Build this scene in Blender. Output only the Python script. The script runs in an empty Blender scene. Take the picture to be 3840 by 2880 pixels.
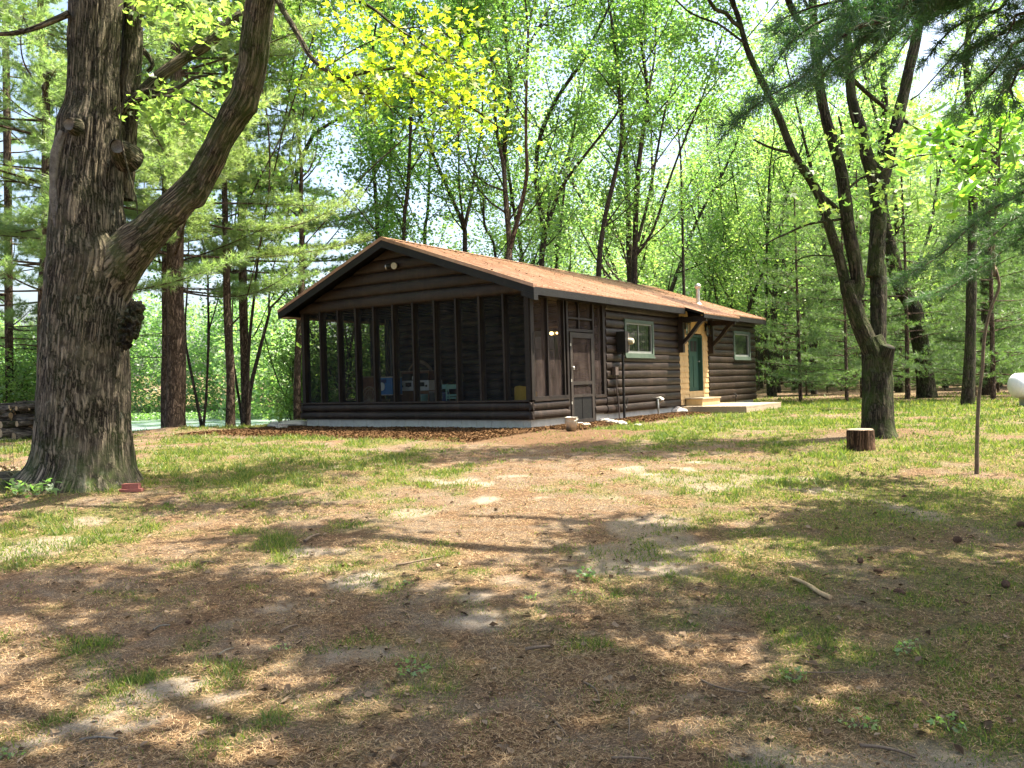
import bpy, math, random
import numpy as np
from mathutils import Vector, Matrix, Euler
PI = math.pi
sc = bpy.context.scene
COL = sc.collection
# ------------------------------------------------------------------ camera model (3840 x 2880 photograph)
FPX, PITCH, ROLL, EYE = 3174.0, -0.002, 0.0271, 1.6
_cp, _sp = math.cos(PITCH), math.sin(PITCH)
_F = np.array([0, _cp, _sp]); _U0 = np.array([0, -_sp, _cp]); _R0 = np.array([1.0, 0, 0])
_R = math.cos(ROLL)*_R0 - math.sin(ROLL)*_U0
_U = math.sin(ROLL)*_R0 + math.cos(ROLL)*_U0
CAM = np.array([0, 0, EYE])
def ray(u, v):
    return _F + _R*((u-1920)/FPX) + _U*((1440-v)/FPX)
def at(u, v, d):
    return CAM + ray(u, v)*d
# enlargements used while measuring: pixel in the enlargement -> pixel in the photograph
def C1(x, y): return 1000+x/1.9518, 850+y/1.9518
def C2(x, y): return 1900+x/2.1067, 1000+y/2.1067
def C3(x, y): return x/1.7464, y/1.7464
def C4(x, y): return x/1.58, 900+y/1.58
def C5(x, y): return 1000+x/1.3825, y/1.3825
def C6(x, y): return 2500+x/1.4425, y/1.4425
def C7(x, y): return 2700+x/1.6588, 1000+y/1.6588
def C8(x, y): return 450+x/2.2125, 900+y/2.2125
def DD(x, y): return x*1.736, y*1.736
def G6(x, y): return x/1.1642, 1850+y/1.1642
def G7(x, y): return 1900+x/1.1402, 1850+y/1.1402

# ------------------------------------------------------------------ numeric noise
def _hash(ix, iy, iz, seed):
    n = (ix.astype(np.int64)*374761393 + iy.astype(np.int64)*668265263 + iz.astype(np.int64)*2147483647 + seed*1274126177) & 0xffffffff
    n = ((n ^ (n >> 13))*1103515245) & 0xffffffff
    n = ((n ^ (n >> 16))*1664525 + 1013904223) & 0xffffffff
    return ((n >> 8) & 0xffff)/65535.0
def vnoise(x, y, z=None, seed=0):
    x = np.asarray(x, float); y = np.asarray(y, float); z = np.zeros_like(x) if z is None else np.asarray(z, float)
    ix, iy, iz = np.floor(x), np.floor(y), np.floor(z)
    fx, fy, fz = x-ix, y-iy, z-iz
    fx = fx*fx*(3-2*fx); fy = fy*fy*(3-2*fy); fz = fz*fz*(3-2*fz)
    r = 0
    for dx in (0, 1):
        for dy in (0, 1):
            for dz in (0, 1):
                w = (fx if dx else 1-fx)*(fy if dy else 1-fy)*(fz if dz else 1-fz)
                r = r + w*_hash(ix+dx, iy+dy, iz+dz, seed)
    return r
def fbm(x, y, z=None, oct=4, seed=0):
    a, s, t = 0.5, 0, 0
    for k in range(oct):
        f = 2.03**k
        s = s + a*vnoise(np.asarray(x)*f, np.asarray(y)*f, None if z is None else np.asarray(z)*f, seed+k*17)
        t += a; a *= 0.5
    return s/t
def sstep(a, b, x):
    t = np.clip((np.asarray(x, float)-a)/(b-a), 0, 1)
    return t*t*(3-2*t)

# ------------------------------------------------------------------ terrain
Z0 = 0.625            # height of the foot of the cabin foundation
LAKE = -2.4
def ridge_t(x, y):    # metres beyond the top of the bank above the lake
    x = np.asarray(x, float); y = np.asarray(y, float)
    xr = np.minimum(x, 14.0)
    yr = np.where(xr > -8.7, 20.6+1.25*(xr+8.7), 20.6+0.1*(xr+8.7)) + np.maximum(x-14, 0)*4
    n = np.where(xr > -8.7, 0.62, 0.99)
    return (y-yr)*n
def terrain(x, y):
    x = np.asarray(x, float); y = np.asarray(y, float)
    z = 0.61*sstep(1, 17.5, np.hypot(x*0.45, y))*np.where(y > 0, 1, 0.2)
    t = ridge_t(x, y)
    bank = -4.4*sstep(0.0, 15, t)
    far = 4.6*sstep(112, 135, t) + 6*sstep(140, 260, t)
    z = z + bank + far
    z = z + 0.05*(fbm(x*0.35+7, y*0.35, oct=2, seed=5)-0.5)*sstep(2, 5, np.hypot(x, y))
    z = z + 0.10*np.exp(-(((x+6.05)/1.3)**2+((y-10.9)/1.2)**2)) + 0.10*np.exp(-(((x-6.1)/1.1)**2+((y-14.2)/0.9)**2))
    z = z + 0.12*np.exp(-(((x+8.3)/1.1)**2+((y-21)/0.9)**2))
    z = z + 0.9*sstep(48, 100, x+y*0.3)
    return z
def gz(x, y): return float(terrain(np.array([x]), np.array([y]))[0])
_DS = np.concatenate([np.arange(2, 30, .02), np.arange(30, 250, .1)])
def ground_at(u, v):
    P = CAM[None, :]+ray(u, v)[None, :]*_DS[:, None]; z = terrain(P[:, 0], P[:, 1]); k = np.nonzero(P[:, 2] < z)[0]
    k = k[0] if len(k) else len(_DS)-1
    return np.array([P[k, 0], P[k, 1], z[k]])

# ------------------------------------------------------------------ mesh accumulator
class Acc:
    def __init__(s): s.v = []; s.f = []; s.uv = []; s.t = []; s.m = []; s.n = 0
    def add(s, v, f, mi=0, uv=None, tint=None):
        v = np.asarray(v, float).reshape(-1, 3); f = np.asarray(f, int)
        s.v.append(v); s.f.append((f+s.n, mi, None if uv is None else np.asarray(uv, float)))
        s.t.append(np.full(len(v), 0.5) if tint is None else np.broadcast_to(np.asarray(tint, float), (len(v),)))
        s.n += len(v)
    def box(s, x0, x1, y0, y1, z0, z1, mi=0):
        x0, x1 = min(x0, x1), max(x0, x1); y0, y1 = min(y0, y1), max(y0, y1); z0, z1 = min(z0, z1), max(z0, z1)
        v = [(x0,y0,z0),(x1,y0,z0),(x1,y1,z0),(x0,y1,z0),(x0,y0,z1),(x1,y0,z1),(x1,y1,z1),(x0,y1,z1)]
        f = [(0,3,2,1),(4,5,6,7),(0,1,5,4),(1,2,6,5),(2,3,7,6),(3,0,4,7)]
        s.add(v, f, mi)
    def beam(s, a, b, wx, wy, up=(0,0,1), mi=0):
        a = np.array(a, float); b = np.array(b, float); d = b-a; d /= np.linalg.norm(d)
        r = np.cross(d, up); r /= np.linalg.norm(r); u = np.cross(r, d)
        c = [r*wx/2*i+u*wy/2*j for i, j in ((-1,-1),(1,-1),(1,1),(-1,1))]
        s.add([a+q for q in c]+[b+q for q in c], [(0,1,2,3),(7,6,5,4),(0,4,5,1),(1,5,6,2),(2,6,7,3),(3,7,4,0)], mi)
    def quad(s, p, mi=0): s.add(p, [(0,1,2,3)], mi)
    def build(s, name, mats, parent=None, smooth=False, loc=None):
        me = bpy.data.meshes.new(name)
        if s.n:
            V = np.concatenate(s.v); me.vertices.add(len(V)); me.vertices.foreach_set('co', V.ravel())
            L = np.concatenate([f.ravel() for f, _, _ in s.f])
            tot = np.concatenate([np.full(len(f), f.shape[1]) for f, _, _ in s.f])
            mi = np.concatenate([np.full(len(f), m) for f, m, _ in s.f])
            me.loops.add(len(L)); me.loops.foreach_set('vertex_index', L.astype(np.int32))
            me.polygons.add(len(tot)); me.polygons.foreach_set('loop_start', np.concatenate([[0], np.cumsum(tot)[:-1]]).astype(np.int32))
            me.polygons.foreach_set('material_index', mi.astype(np.int32))
            me.polygons.foreach_set('use_smooth', np.full(len(tot), bool(smooth)))
            if any(u is not None for _, _, u in s.f):
                U = np.concatenate([(u.reshape(-1, 2) if u is not None else np.zeros((f.size, 2))) for f, _, u in s.f])
                me.uv_layers.new(name='UVMap'); me.uv_layers[0].data.foreach_set('uv', U.ravel())
            T = np.concatenate(s.t)
            at_ = me.attributes.new('tint', 'FLOAT', 'POINT'); at_.data.foreach_set('value', T)
            me.update(calc_edges=True)
        for m in (mats if isinstance(mats, (list, tuple)) else [mats]): me.materials.append(m)
        o = bpy.data.objects.new(name, me); COL.objects.link(o)
        if parent is not None: o.parent = parent
        if loc is not None: o.location = loc
        return o
def tag(o, label=None, cat=None, group=None, kind=None):
    if label: o['label'] = label
    if cat: o['category'] = cat
    if group: o['group'] = group
    if kind: o['kind'] = kind
    return o
def empty(name, loc=(0,0,0), rz=0, label=None, cat=None, group=None):
    o = bpy.data.objects.new(name, None); COL.objects.link(o); o.location = [float(q) for q in loc]; o.rotation_euler = (0, 0, rz)
    o.empty_display_size = 0.1
    return tag(o, label, cat, group)
def copy_tree(o, parent=None):
    c = o.copy(); COL.objects.link(c)
    if parent is not None: c.parent = parent
    for ch in list(o.children): copy_tree(ch, c)
    return c

def smooth_path(P, R, step):
    P = np.asarray(P, float); R = np.asarray(R, float)
    if len(P) < 2: return P, R
    Q = np.vstack([2*P[0]-P[1], P, 2*P[-1]-P[-2]])
    out, ro = [], []
    for i in range(len(P)-1):
        n = max(1, int(np.linalg.norm(P[i+1]-P[i])/step))
        for k in range(n):
            t = k/n; a, b, c, d = Q[i], Q[i+1], Q[i+2], Q[i+3]
            out.append(0.5*((2*b)+(-a+c)*t+(2*a-5*b+4*c-d)*t*t+(-a+3*b-3*c+d)*t**3)); ro.append(R[i]*(1-t)+R[i+1]*t)
    out.append(P[-1]); ro.append(R[-1])
    return np.array(out), np.array(ro)
def frames(P):
    T = np.gradient(P, axis=0); T /= (np.linalg.norm(T, axis=1, keepdims=True)+1e-9)
    n = np.cross(T[0], [0, 1, 0.01]); n /= np.linalg.norm(n)
    N = [n]
    for i in range(1, len(P)):
        n = N[-1]-T[i]*np.dot(N[-1], T[i]); n /= (np.linalg.norm(n)+1e-9); N.append(n)
    N = np.array(N); B = np.cross(T, N)
    return T, N, B
def tube(acc, P, R, sides=8, step=0.3, mi=0, disp=None, cap=True, raw=False, tint=None):
    P = np.asarray(P, float); R = np.asarray(R, float)
    if not raw: P, R = smooth_path(P, R, step)
    n = len(P)
    if n < 2: return
    T, N, B = frames(P)
    th = np.arange(sides)*2*PI/sides
    ln = np.concatenate([[0], np.cumsum(np.linalg.norm(np.diff(P, axis=0), axis=1))])
    rr = np.repeat(R[:, None], sides, 1)
    if disp is not None: rr = disp(rr, th[None, :]+0*rr, ln[:, None]+0*rr, P)
    V = P[:, None, :]+rr[:, :, None]*(np.cos(th)[None, :, None]*N[:, None, :]+np.sin(th)[None, :, None]*B[:, None, :])
    i = np.arange(n-1)[:, None]; j = np.arange(sides)[None, :]; j2 = (j+1) % sides
    F = np.stack([i*sides+j, i*sides+j2, (i+1)*sides+j2, (i+1)*sides+j], -1).reshape(-1, 4)
    per = 2*PI*max(R.mean(), 0.01)
    u0 = np.broadcast_to(j/sides*per, (n-1, sides)); u1 = np.broadcast_to((j+1)/sides*per, (n-1, sides))
    v0 = np.broadcast_to(ln[:-1, None], (n-1, sides)); v1 = np.broadcast_to(ln[1:, None], (n-1, sides))
    UV = np.stack([np.stack([u0, v0], -1), np.stack([u1, v0], -1), np.stack([u1, v1], -1), np.stack([u0, v1], -1)], 2).reshape(-1, 2)
    acc.add(V.reshape(-1, 3), F, mi, UV, tint)
    if cap:
        for k, fl in ((0, True), (n-1, False)):
            ring = V[k]; c = ring.mean(0)
            vv = np.vstack([ring, c]); ff = [((b+1) % sides, b, sides) if fl else (b, (b+1) % sides, sides) for b in range(sides)]
            acc.add(vv, ff, mi, None, tint)

# ------------------------------------------------------------------ materials
class NT:
    def __init__(s, name):
        s.m = bpy.data.materials.new(name); s.m.use_nodes = True; s.t = s.m.node_tree; s.t.nodes.clear()
        s.out = s.n('ShaderNodeOutputMaterial')
    def n(s, typ, **kw):
        d = s.t.nodes.new(typ)
        for k, v in kw.items():
            if k.startswith('i_'):
                key = k[2:].replace('_', ' ')
                d.inputs[key].default_value = v
            else: setattr(d, k, v)
        return d
    def l(s, a, b): s.t.links.new(a, b)
    def math(s, op, a, b=None, clamp=False):
        d = s.n('ShaderNodeMath', operation=op, use_clamp=clamp)
        for i, q in enumerate((a, b)):
            if q is None: continue
            if hasattr(q, 'links'): s.l(q, d.inputs[i])
            else: d.inputs[i].default_value = q
        return d.outputs[0]
    def ramp(s, fac, stops):
        d = s.n('ShaderNodeValToRGB'); el = d.color_ramp.elements
        while len(el) < len(stops): el.new(0.5)
        for e, (p, c) in zip(el, stops): e.position = p; e.color = (*c, 1) if len(c) == 3 else c
        s.l(fac, d.inputs[0]); return d.outputs[0]
    def mix(s, fac, a, b, mode='MIX'):
        d = s.n('ShaderNodeMix', data_type='RGBA', blend_type=mode)
        for sock, q in ((d.inputs[0], fac), (d.inputs[6], a), (d.inputs[7], b)):
            if hasattr(q, 'links'): s.l(q, sock)
            elif isinstance(q, (int, float)): sock.default_value = q
            else: sock.default_value = (*q, 1)
        return d.outputs[2]
    def noise(s, vec, scale, detail=4, rough=0.6, dist=0):
        d = s.n('ShaderNodeTexNoise'); d.inputs['Scale'].default_value = scale; d.inputs['Detail'].default_value = detail
        d.inputs['Roughness'].default_value = rough; d.inputs['Distortion'].default_value = dist
        if vec is not None: s.l(vec, d.inputs['Vector'])
        return d.outputs['Fac']
    def scale(s, vec, sx, sy, sz):
        d = s.n('ShaderNodeMapping'); d.inputs['Scale'].default_value = (sx, sy, sz); s.l(vec, d.inputs['Vector']); return d.outputs[0]
    def bump(s, h, strength=0.5, dist=0.02, nrm=None):
        d = s.n('ShaderNodeBump'); d.inputs['Strength'].default_value = strength; d.inputs['Distance'].default_value = dist
        s.l(h, d.inputs['Height'])
        if nrm is not None: s.l(nrm, d.inputs['Normal'])
        return d.outputs[0]
    def bsdf(s, col, rough=0.7, metal=0, nrm=None, spec=0.3):
        d = s.n('ShaderNodeBsdfPrincipled')
        for key, q in (('Base Color', col), ('Roughness', rough), ('Metallic', metal), ('Specular IOR Level', spec)):
            if hasattr(q, 'links'): s.l(q, d.inputs[key])
            else: d.inputs[key].default_value = (*q, 1) if isinstance(q, tuple) else q
        if nrm is not None: s.l(nrm, d.inputs['Normal'])
        return d.outputs[0]
    def done(s, sh): s.l(sh, s.out.inputs['Surface']); return s.m
def mat_mottle(name, c1, c2, scale=8, rough=0.7, metal=0, bump=0.3, stretch=(1,1,1), spec=0.3, dist=0.01):
    t = NT(name); g = t.n('ShaderNodeTexCoord'); v = t.scale(g.outputs['Object'], *stretch)
    f = t.noise(v, scale, 5, 0.65); f2 = t.noise(v, scale*6, 3, 0.6)
    m = t.math('ADD', t.math('MULTIPLY', f, 0.65), t.math('MULTIPLY', f2, 0.35))
    c = t.ramp(m, [(0.32, c1), (0.68, c2)])
    return t.done(t.bsdf(c, rough, metal, t.bump(m, bump, dist), spec))
def mat_bark(name, dark, light, moss=0.0, su=9.0, sv=1.3, bump=1.0, lichen=0.0, top=None):
    t = NT(name); uv = t.n('ShaderNodeTexCoord'); g = uv.outputs['Object']
    v = t.scale(uv.outputs['UV'], su, sv, 1)
    d = t.noise(g, 3.0, 3); dd = t.n('ShaderNodeCombineXYZ'); t.l(t.math('MULTIPLY', d, 1.0), dd.inputs[0]); t.l(t.math('MULTIPLY', d, 1.5), dd.inputs[1])
    av = t.n('ShaderNodeVectorMath', operation='ADD'); t.l(v, av.inputs[0]); t.l(dd.outputs[0], av.inputs[1])
    n1 = t.noise(av.outputs[0], 1.5, 5, 0.6, 0.15)
    rid = t.math('ABSOLUTE', t.math('SUBTRACT', n1, 0.5)); rid = t.math('MULTIPLY', rid, 5.0, True)
    n2 = t.noise(g, 45, 4, 0.7); n3 = t.noise(g, 2.0, 3, 0.6)
    h = t.math('ADD', t.math('MULTIPLY', rid, 0.8), t.math('MULTIPLY', t.math('SUBTRACT', n2, 0.15), 0.4))
    c = t.ramp(h, [(0.20, dark), (0.5, tuple(0.6*a+0.4*b for a, b in zip(dark, light))), (0.85, light)])
    c = t.mix(t.math('MULTIPLY', t.ramp(n3, [(0.5, (0,0,0)), (0.7, (1,1,1))]), 0.5), c, tuple(q*0.6 for q in light), 'MIX')
    if lichen: 
        n5 = t.noise(g, 9, 5, 0.7); c = t.mix(t.ramp(n5, [(0.60, (0,0,0)), (0.68, (lichen,)*3)]), c, (0.28, 0.30, 0.25))
    if moss:
        n4 = t.noise(g, 3.2, 5, 0.7)
        at_ = t.n('ShaderNodeAttribute', attribute_name='tint')
        f = t.math('MULTIPLY', t.ramp(n4, [(0.42, (0,0,0)), (0.62, (1,1,1))]), t.math('MULTIPLY', at_.outputs['Fac'], moss), True)
        c = t.mix(f, c, (0.055, 0.085, 0.018))
    return t.done(t.bsdf(c, 0.9, 0, t.bump(h, bump, 0.03), 0.15))
def mat_leaf(name, ca, cb, cc, trans=0.5, tcol=1.6, rough=0.5, gloss=0.05):
    """leaf: diffuse and translucent, colour varies leaf by leaf"""
    t = NT(name); a = t.n('ShaderNodeAttribute', attribute_name='tint').outputs['Fac']
    oi = t.n('ShaderNodeObjectInfo').outputs['Random']
    f = t.math('ADD', a, t.math('MULTIPLY', t.math('SUBTRACT', oi, 0.5), 0.25), True)
    c = t.ramp(f, [(0.0, ca), (0.5, cb), (1.0, cc)])
    df = t.n('ShaderNodeBsdfDiffuse'); t.l(c, df.inputs[0])
    tr = t.n('ShaderNodeBsdfTranslucent'); t.l(t.mix(1.0, c, (tcol*0.90, tcol*1.0, tcol*0.55), 'MULTIPLY'), tr.inputs[0])
    mx = t.n('ShaderNodeMixShader'); mx.inputs[0].default_value = trans; t.l(df.outputs[0], mx.inputs[1]); t.l(tr.outputs[0], mx.inputs[2])
    gl = t.n('ShaderNodeBsdfGlossy'); gl.inputs['Roughness'].default_value = rough; gl.inputs[0].default_value = (1,1,1,1)
    m2 = t.n('ShaderNodeMixShader'); m2.inputs[0].default_value = gloss; t.l(mx.outputs[0], m2.inputs[1]); t.l(gl.outputs[0], m2.inputs[2])
    return t.done(m2.outputs[0])
M = {}
M['oak_bark'] = mat_bark('oak_bark', (0.010,0.0075,0.005), (0.29,0.235,0.17), moss=0.6, su=15, sv=2.0, bump=1.0, lichen=0.25)
M['limb_bark'] = mat_bark('limb_bark', (0.010,0.0075,0.005), (0.18,0.145,0.105), moss=0.85, su=14, sv=2.6, bump=0.9, lichen=0.3)
M['pine_bark'] = mat_bark('pine_bark', (0.03,0.02,0.014), (0.24,0.17,0.125), su=11, sv=2.6, bump=0.9)
M['maple_bark'] = mat_bark('maple_bark', (0.010,0.008,0.006), (0.12,0.095,0.07), moss=0.8, su=14, sv=2.4, bump=1.0, lichen=0.15)
M['wood_bark'] = mat_bark('wood_bark', (0.025,0.019,0.014), (0.13,0.10,0.078), su=14, sv=3.0, bump=0.7, lichen=0.1)
M['twig'] = mat_mottle('twig', (0.06,0.042,0.028), (0.20,0.145,0.10), 14, 0.9)
M['leaf_green'] = mat_leaf('leaf_green', (0.055,0.115,0.035), (0.095,0.17,0.05), (0.18,0.235,0.065), 0.55, 2.9)
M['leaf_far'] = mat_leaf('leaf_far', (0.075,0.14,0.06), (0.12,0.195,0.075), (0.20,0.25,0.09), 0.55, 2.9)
M['leaf_oak_backlit'] = mat_leaf('leaf_oak_backlit', (0.10,0.18,0.016), (0.19,0.24,0.016), (0.30,0.28,0.02), 0.6, 2.6)  # yellowed: young leaves, with sun shining through them put into the colour
M['leaf_sapling'] = mat_leaf('leaf_sapling', (0.05,0.12,0.02), (0.09,0.18,0.028), (0.16,0.24,0.035), 0.6, 2.8, 0.35, 0.06)
M['needle'] = mat_leaf('needle', (0.08,0.14,0.06), (0.14,0.20,0.085), (0.21,0.25,0.11), 0.5, 2.8)
M['needle_mid'] = mat_leaf('needle_mid', (0.04,0.08,0.028), (0.075,0.13,0.04), (0.13,0.18,0.055), 0.45, 2.6)
M['needle_dark'] = mat_leaf('needle_dark', (0.02,0.055,0.02), (0.035,0.085,0.03), (0.07,0.13,0.04), 0.4, 2.3)
# ------------------------------------------------------------------ ground cover fields
def gauss(x, y, cx, cy, rx, ry, a=0.0):
    c, s = math.cos(a), math.sin(a); dx, dy = x-cx, y-cy
    return np.exp(-(((dx*c+dy*s)/rx)**2+((-dx*s+dy*c)/ry)**2))
_sa = math.radians(34.17); CX, CY = 0.393, 17.556; CW, CL = 6.88, 14.29
def to_cabin(x, y):   # world -> (s along the long wall, w along the gable)
    dx, dy = np.asarray(x)-CX, np.asarray(y)-CY
    return dx*math.sin(_sa)+dy*math.cos(_sa), -dx*math.cos(_sa)+dy*math.sin(_sa)
def from_cabin(s, w):
    return CX+s*math.sin(_sa)-w*math.cos(_sa), CY+s*math.cos(_sa)+w*math.sin(_sa)
SAND = []
for u, v, rx, ry, a in [(1112,1252,.16,.22,1), (1318,1476,.16,.2,1), (1235,1438,.16,.16,.8), (560,1322,.35,.22,.8), (330,1505,.28,.14,.7), (455,1520,.22,.08,.9),
                        (690,1192,.3,.3,1), (745,1262,.3,.25,1), (1020,1350,.25,.2,.9), (120,1590,.35,.12,.8), (300,1570,.3,.08,.6), (700,1440,.35,.18,.8),
                        (660,1262,.2,.2,1), (1050,1290,.15,.15,.8), (1040,1090,.8,.5,.8), (1060,1035,.7,.5,.6), (1440,1010,1.1,.6,.5), (1210,1235,.2,.2,.7), (1500,1510,.2,.15,.6)]:
    g_ = ground_at(*DD(u, v)); SAND.append((g_[0], g_[1], rx, ry, a))
def cover(x, y):
    x = np.asarray(x, float); y = np.asarray(y, float)
    n1 = fbm(x*0.9, y*0.9, oct=4, seed=21); n2 = fbm(x*3.1+5, y*3.1, oct=3, seed=33); n3 = fbm(x*0.3, y*0.3, oct=2, seed=41)
    lvl = 0.37+0.26*sstep(6.5, 9.0, y)+0.16*sstep(0.2, 2.2, x)-0.05*sstep(15, 18, y)
    lvl = lvl+0.25*gauss(x, y, -4.2, 12.0, 2.6, 2.6)+0.3*gauss(x, y, -4.6, 7.4, 1.6, 1.8)+0.04*gauss(x, y, -2.2, 4.6, .9, 1.6)
    lvl = lvl-0.42*gauss(x, y, 0.3, 13.0, 1.3, 3.6, 0.1)-0.22*gauss(x, y, 3.0, 13.6, 2.4, 1.2)-0.30*gauss(x, y, 0.2, 8.7, 2.6, 1.0)
    lvl = lvl+0.22*gauss(x, y, 3.2, 17.2, 3.5, 1.2)+0.2*gauss(x, y, 7.5, 13.2, 2.4, 1.0)+0.22*gauss(x, y, 3.4, 9.4, 1.6, .8)
    lvl = lvl-0.5*sstep(27, 38, x*0.6+y*0.8)*sstep(2, 8, x)-0.25*gauss(x, y, -5.6, 9.2, 1.6, .9)
    rf_ = sstep(0.0, 1.8, x-0.25*(y-3))*sstep(10.5, 8.0, y)
    lvl = lvl+0.22*rf_
    grass = sstep(0.32, 0.74+.06*rf_, lvl*0.9+(n1-0.5)*(1.1-.45*rf_)+(n2-0.5)*0.7)
    sand = np.zeros_like(x)
    for cx, cy, rx, ry, a in SAND: sand = np.maximum(sand, gauss(x, y, cx, cy, rx, ry, a))
    sand = 0.7*sstep(0.45, 0.95, sand*0.8+(n2-0.5)*1.6+(n1-.5)*.8)
    sand = np.maximum(sand, 0.5*sstep(0.62, 0.72, n1+(n3-0.5)*0.3)*sstep(12, 9, y))
    s, w = to_cabin(x, y)
    d = np.maximum(np.maximum(-s, s-CL), np.maximum(-w, w-CW))
    mul = sstep(3.3, 2.4, d+(n1-0.5)*0.9)*np.where(s < 0.3, 1, 0)*sstep(CW+1.6, CW+.6, w)
    mul = np.maximum(mul, sstep(1.3, 0.6, d+(n1-0.5)*0.9)*np.where((s < 8), .8, .3))
    mul = np.maximum(mul, 0.8*gauss(x, y, 6.1, 14.0, 1.2, .8))
    grass = grass*(1-mul*0.92)*(1-sand*0.9)
    return grass, sand*(1-mul), mul
def axis_coords(lo, hi, flo, fhi, step, grow=1.10):
    a = list(np.arange(flo, fhi, step)); s = step
    while a[-1] < hi: s *= grow; a.append(a[-1]+s)
    s = step
    while a[0] > lo: s *= grow; a.insert(0, a[0]-s)
    return np.array(a)
xs = axis_coords(-260, 260, -8, 9, 0.07); ys = axis_coords(-60, 320, 2.4, 20, 0.07)
X, Y = np.meshgrid(xs, ys); Z = terrain(X, Y)
near = sstep(30, 14, np.hypot(X, Y))
Z = Z + near*(0.022*(fbm(X*5, Y*5, oct=3, seed=3)-0.5)+0.035*(fbm(X*1.6, Y*1.6, oct=2, seed=8)-0.5))
gs, gw = to_cabin(X, Y)
Z = Z - 0.25*(gs > 0.3)*(gs < CL-.3)*(gw > 0.3)*(gw < CW-.3)
A = Acc(); nx = len(xs); ny = len(ys)
i = np.arange(ny-1)[:, None]; j = np.arange(nx-1)[None, :]
A.add(np.stack([X, Y, Z], -1).reshape(-1, 3), np.stack([i*nx+j, i*nx+j+1, (i+1)*nx+j+1, (i+1)*nx+j], -1).reshape(-1, 4))
t = NT('forest_floor'); o_ = t.n('ShaderNodeTexCoord').outputs['Object']
cv = t.n('ShaderNodeAttribute', attribute_name='cover'); sep = t.n('ShaderNodeSeparateColor'); t.l(cv.outputs['Color'], sep.inputs[0])
f1 = t.noise(o_, 30, 6, 0.75, 1.0); f2 = t.noise(o_, 2.3, 5, 0.7); f3 = t.noise(o_, 110, 3, 0.8, 1.5)
lit = t.ramp(t.math('ADD', t.math('MULTIPLY', f1, 0.5), t.math('MULTIPLY', f3, 0.5)), [(0.40, (0.018,0.012,0.008)), (0.5, (0.11,0.066,0.038)), (0.61, (0.32,0.205,0.12))])
lit = t.mix(t.ramp(f2, [(0.42, (0,0,0)), (0.62, (1,1,1))]), lit, t.ramp(f3, [(0.40, (0.035,0.025,0.018)), (0.60, (0.26,0.20,0.145))]))
gr = t.ramp(t.math('ADD', t.math('MULTIPLY', f1, 0.6), t.math('MULTIPLY', f3, 0.4)), [(0.40, (0.018,0.024,0.008)), (0.51, (0.10,0.10,0.03)), (0.62, (0.28,0.23,0.085))])
sd = t.ramp(f3, [(0.35, (0.20,0.165,0.13)), (0.6, (0.40,0.34,0.275))])
ml = t.ramp(t.math('ADD', t.math('MULTIPLY', f1, 0.4), t.math('MULTIPLY', f3, 0.6)), [(0.38, (0.025,0.014,0.008)), (0.5, (0.10,0.058,0.032)), (0.64, (0.24,0.15,0.085))])
c = t.mix(t.math('MULTIPLY', sep.outputs[0], 0.85), lit, gr); c = t.mix(sep.outputs[2], c, ml); c = t.mix(sep.outputs[1], c, sd)
t.done(t.bsdf(c, 0.95, 0, t.bump(t.math('ADD', t.math('MULTIPLY', f1, 0.5), f3), 0.8, 0.02), 0.1))
M['ground'] = t.m
go = A.build('ground', M['ground'], smooth=True); tag(go, kind='structure')
g_, s_, m_ = cover(X, Y)
ca = go.data.attributes.new('cover', 'FLOAT_COLOR', 'POINT')
ca.data.foreach_set('color', np.stack([g_, s_, m_, np.ones_like(g_)], -1).ravel())
# lake
t = NT('lake_water'); o_ = t.n('ShaderNodeTexCoord').outputs['Object']
w1 = t.noise(t.scale(o_, 1, 1, 1), 1.5, 4, 0.6); wf = t.noise(o_, 0.12, 4, 0.7)
wc = t.ramp(wf, [(0.5, (0.05,0.08,0.08)), (0.62, (0.12,0.16,0.13))])
t.done(t.bsdf(wc, t.ramp(wf, [(0.45, (0.08,)*3), (0.6, (0.6,)*3)]), 0, t.bump(w1, 0.9, 0.06), 0.5)); M['water'] = t.m
A = Acc(); A.quad([(-160, 20, LAKE), (60, 20, LAKE), (60, 150, LAKE), (-160, 150, LAKE)]); tag(A.build('lake_water', M['water']), kind='structure')

# ------------------------------------------------------------------ small ground cover (nobody could count it)
rng = np.random.default_rng(11)
def scatter(n, rmin, rmax, power, amax=0.72):
    q = rng.random(n); k = 2-power
    r = (rmin**k+q*(rmax**k-rmin**k))**(1/k) if abs(k) > 1e-6 else rmin*(rmax/rmin)**q
    a = (rng.random(n)*2-1)*amax
    x, y = r*np.sin(a), r*np.cos(a)
    gs, gw = to_cabin(x, y)
    inside = (gs > -0.05) & (gs < CL+.05) & (gw > -0.05) & (gw < CW+.05)
    deck = (gs > 7.55) & (gs < 11.25) & (gw > -1.95) & (gw < 0.1)
    ok = (~inside) & (~deck)
    return x[ok], y[ok], r[ok]
def gsurf(x, y):
    r = np.hypot(x, y); nr = sstep(30, 14, r)
    return terrain(x, y)+nr*(0.022*(fbm(x*5, y*5, oct=3, seed=3)-0.5)+0.035*(fbm(x*1.6, y*1.6, oct=2, seed=8)-0.5))
x, y, r = scatter(1500000, 2.6, 42, 1.75)
g, s, m = cover(x, y)
clump = 0.30+0.95*sstep(0.42, 0.66, fbm(x*4.5, y*4.5, oct=3, seed=77)); rgt = sstep(0, 1.8, x-.25*(y-3))*sstep(10.5, 8, y); clump = clump*(1-.6*rgt)+.6*rgt*.7
keep = (rng.random(len(x)) < (0.10+0.90*g)*clump*0.62)
x, y, r, g, clump = x[keep], y[keep], r[keep], g[keep], clump[keep]; n = len(x); z = gsurf(x, y)-0.004
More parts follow.
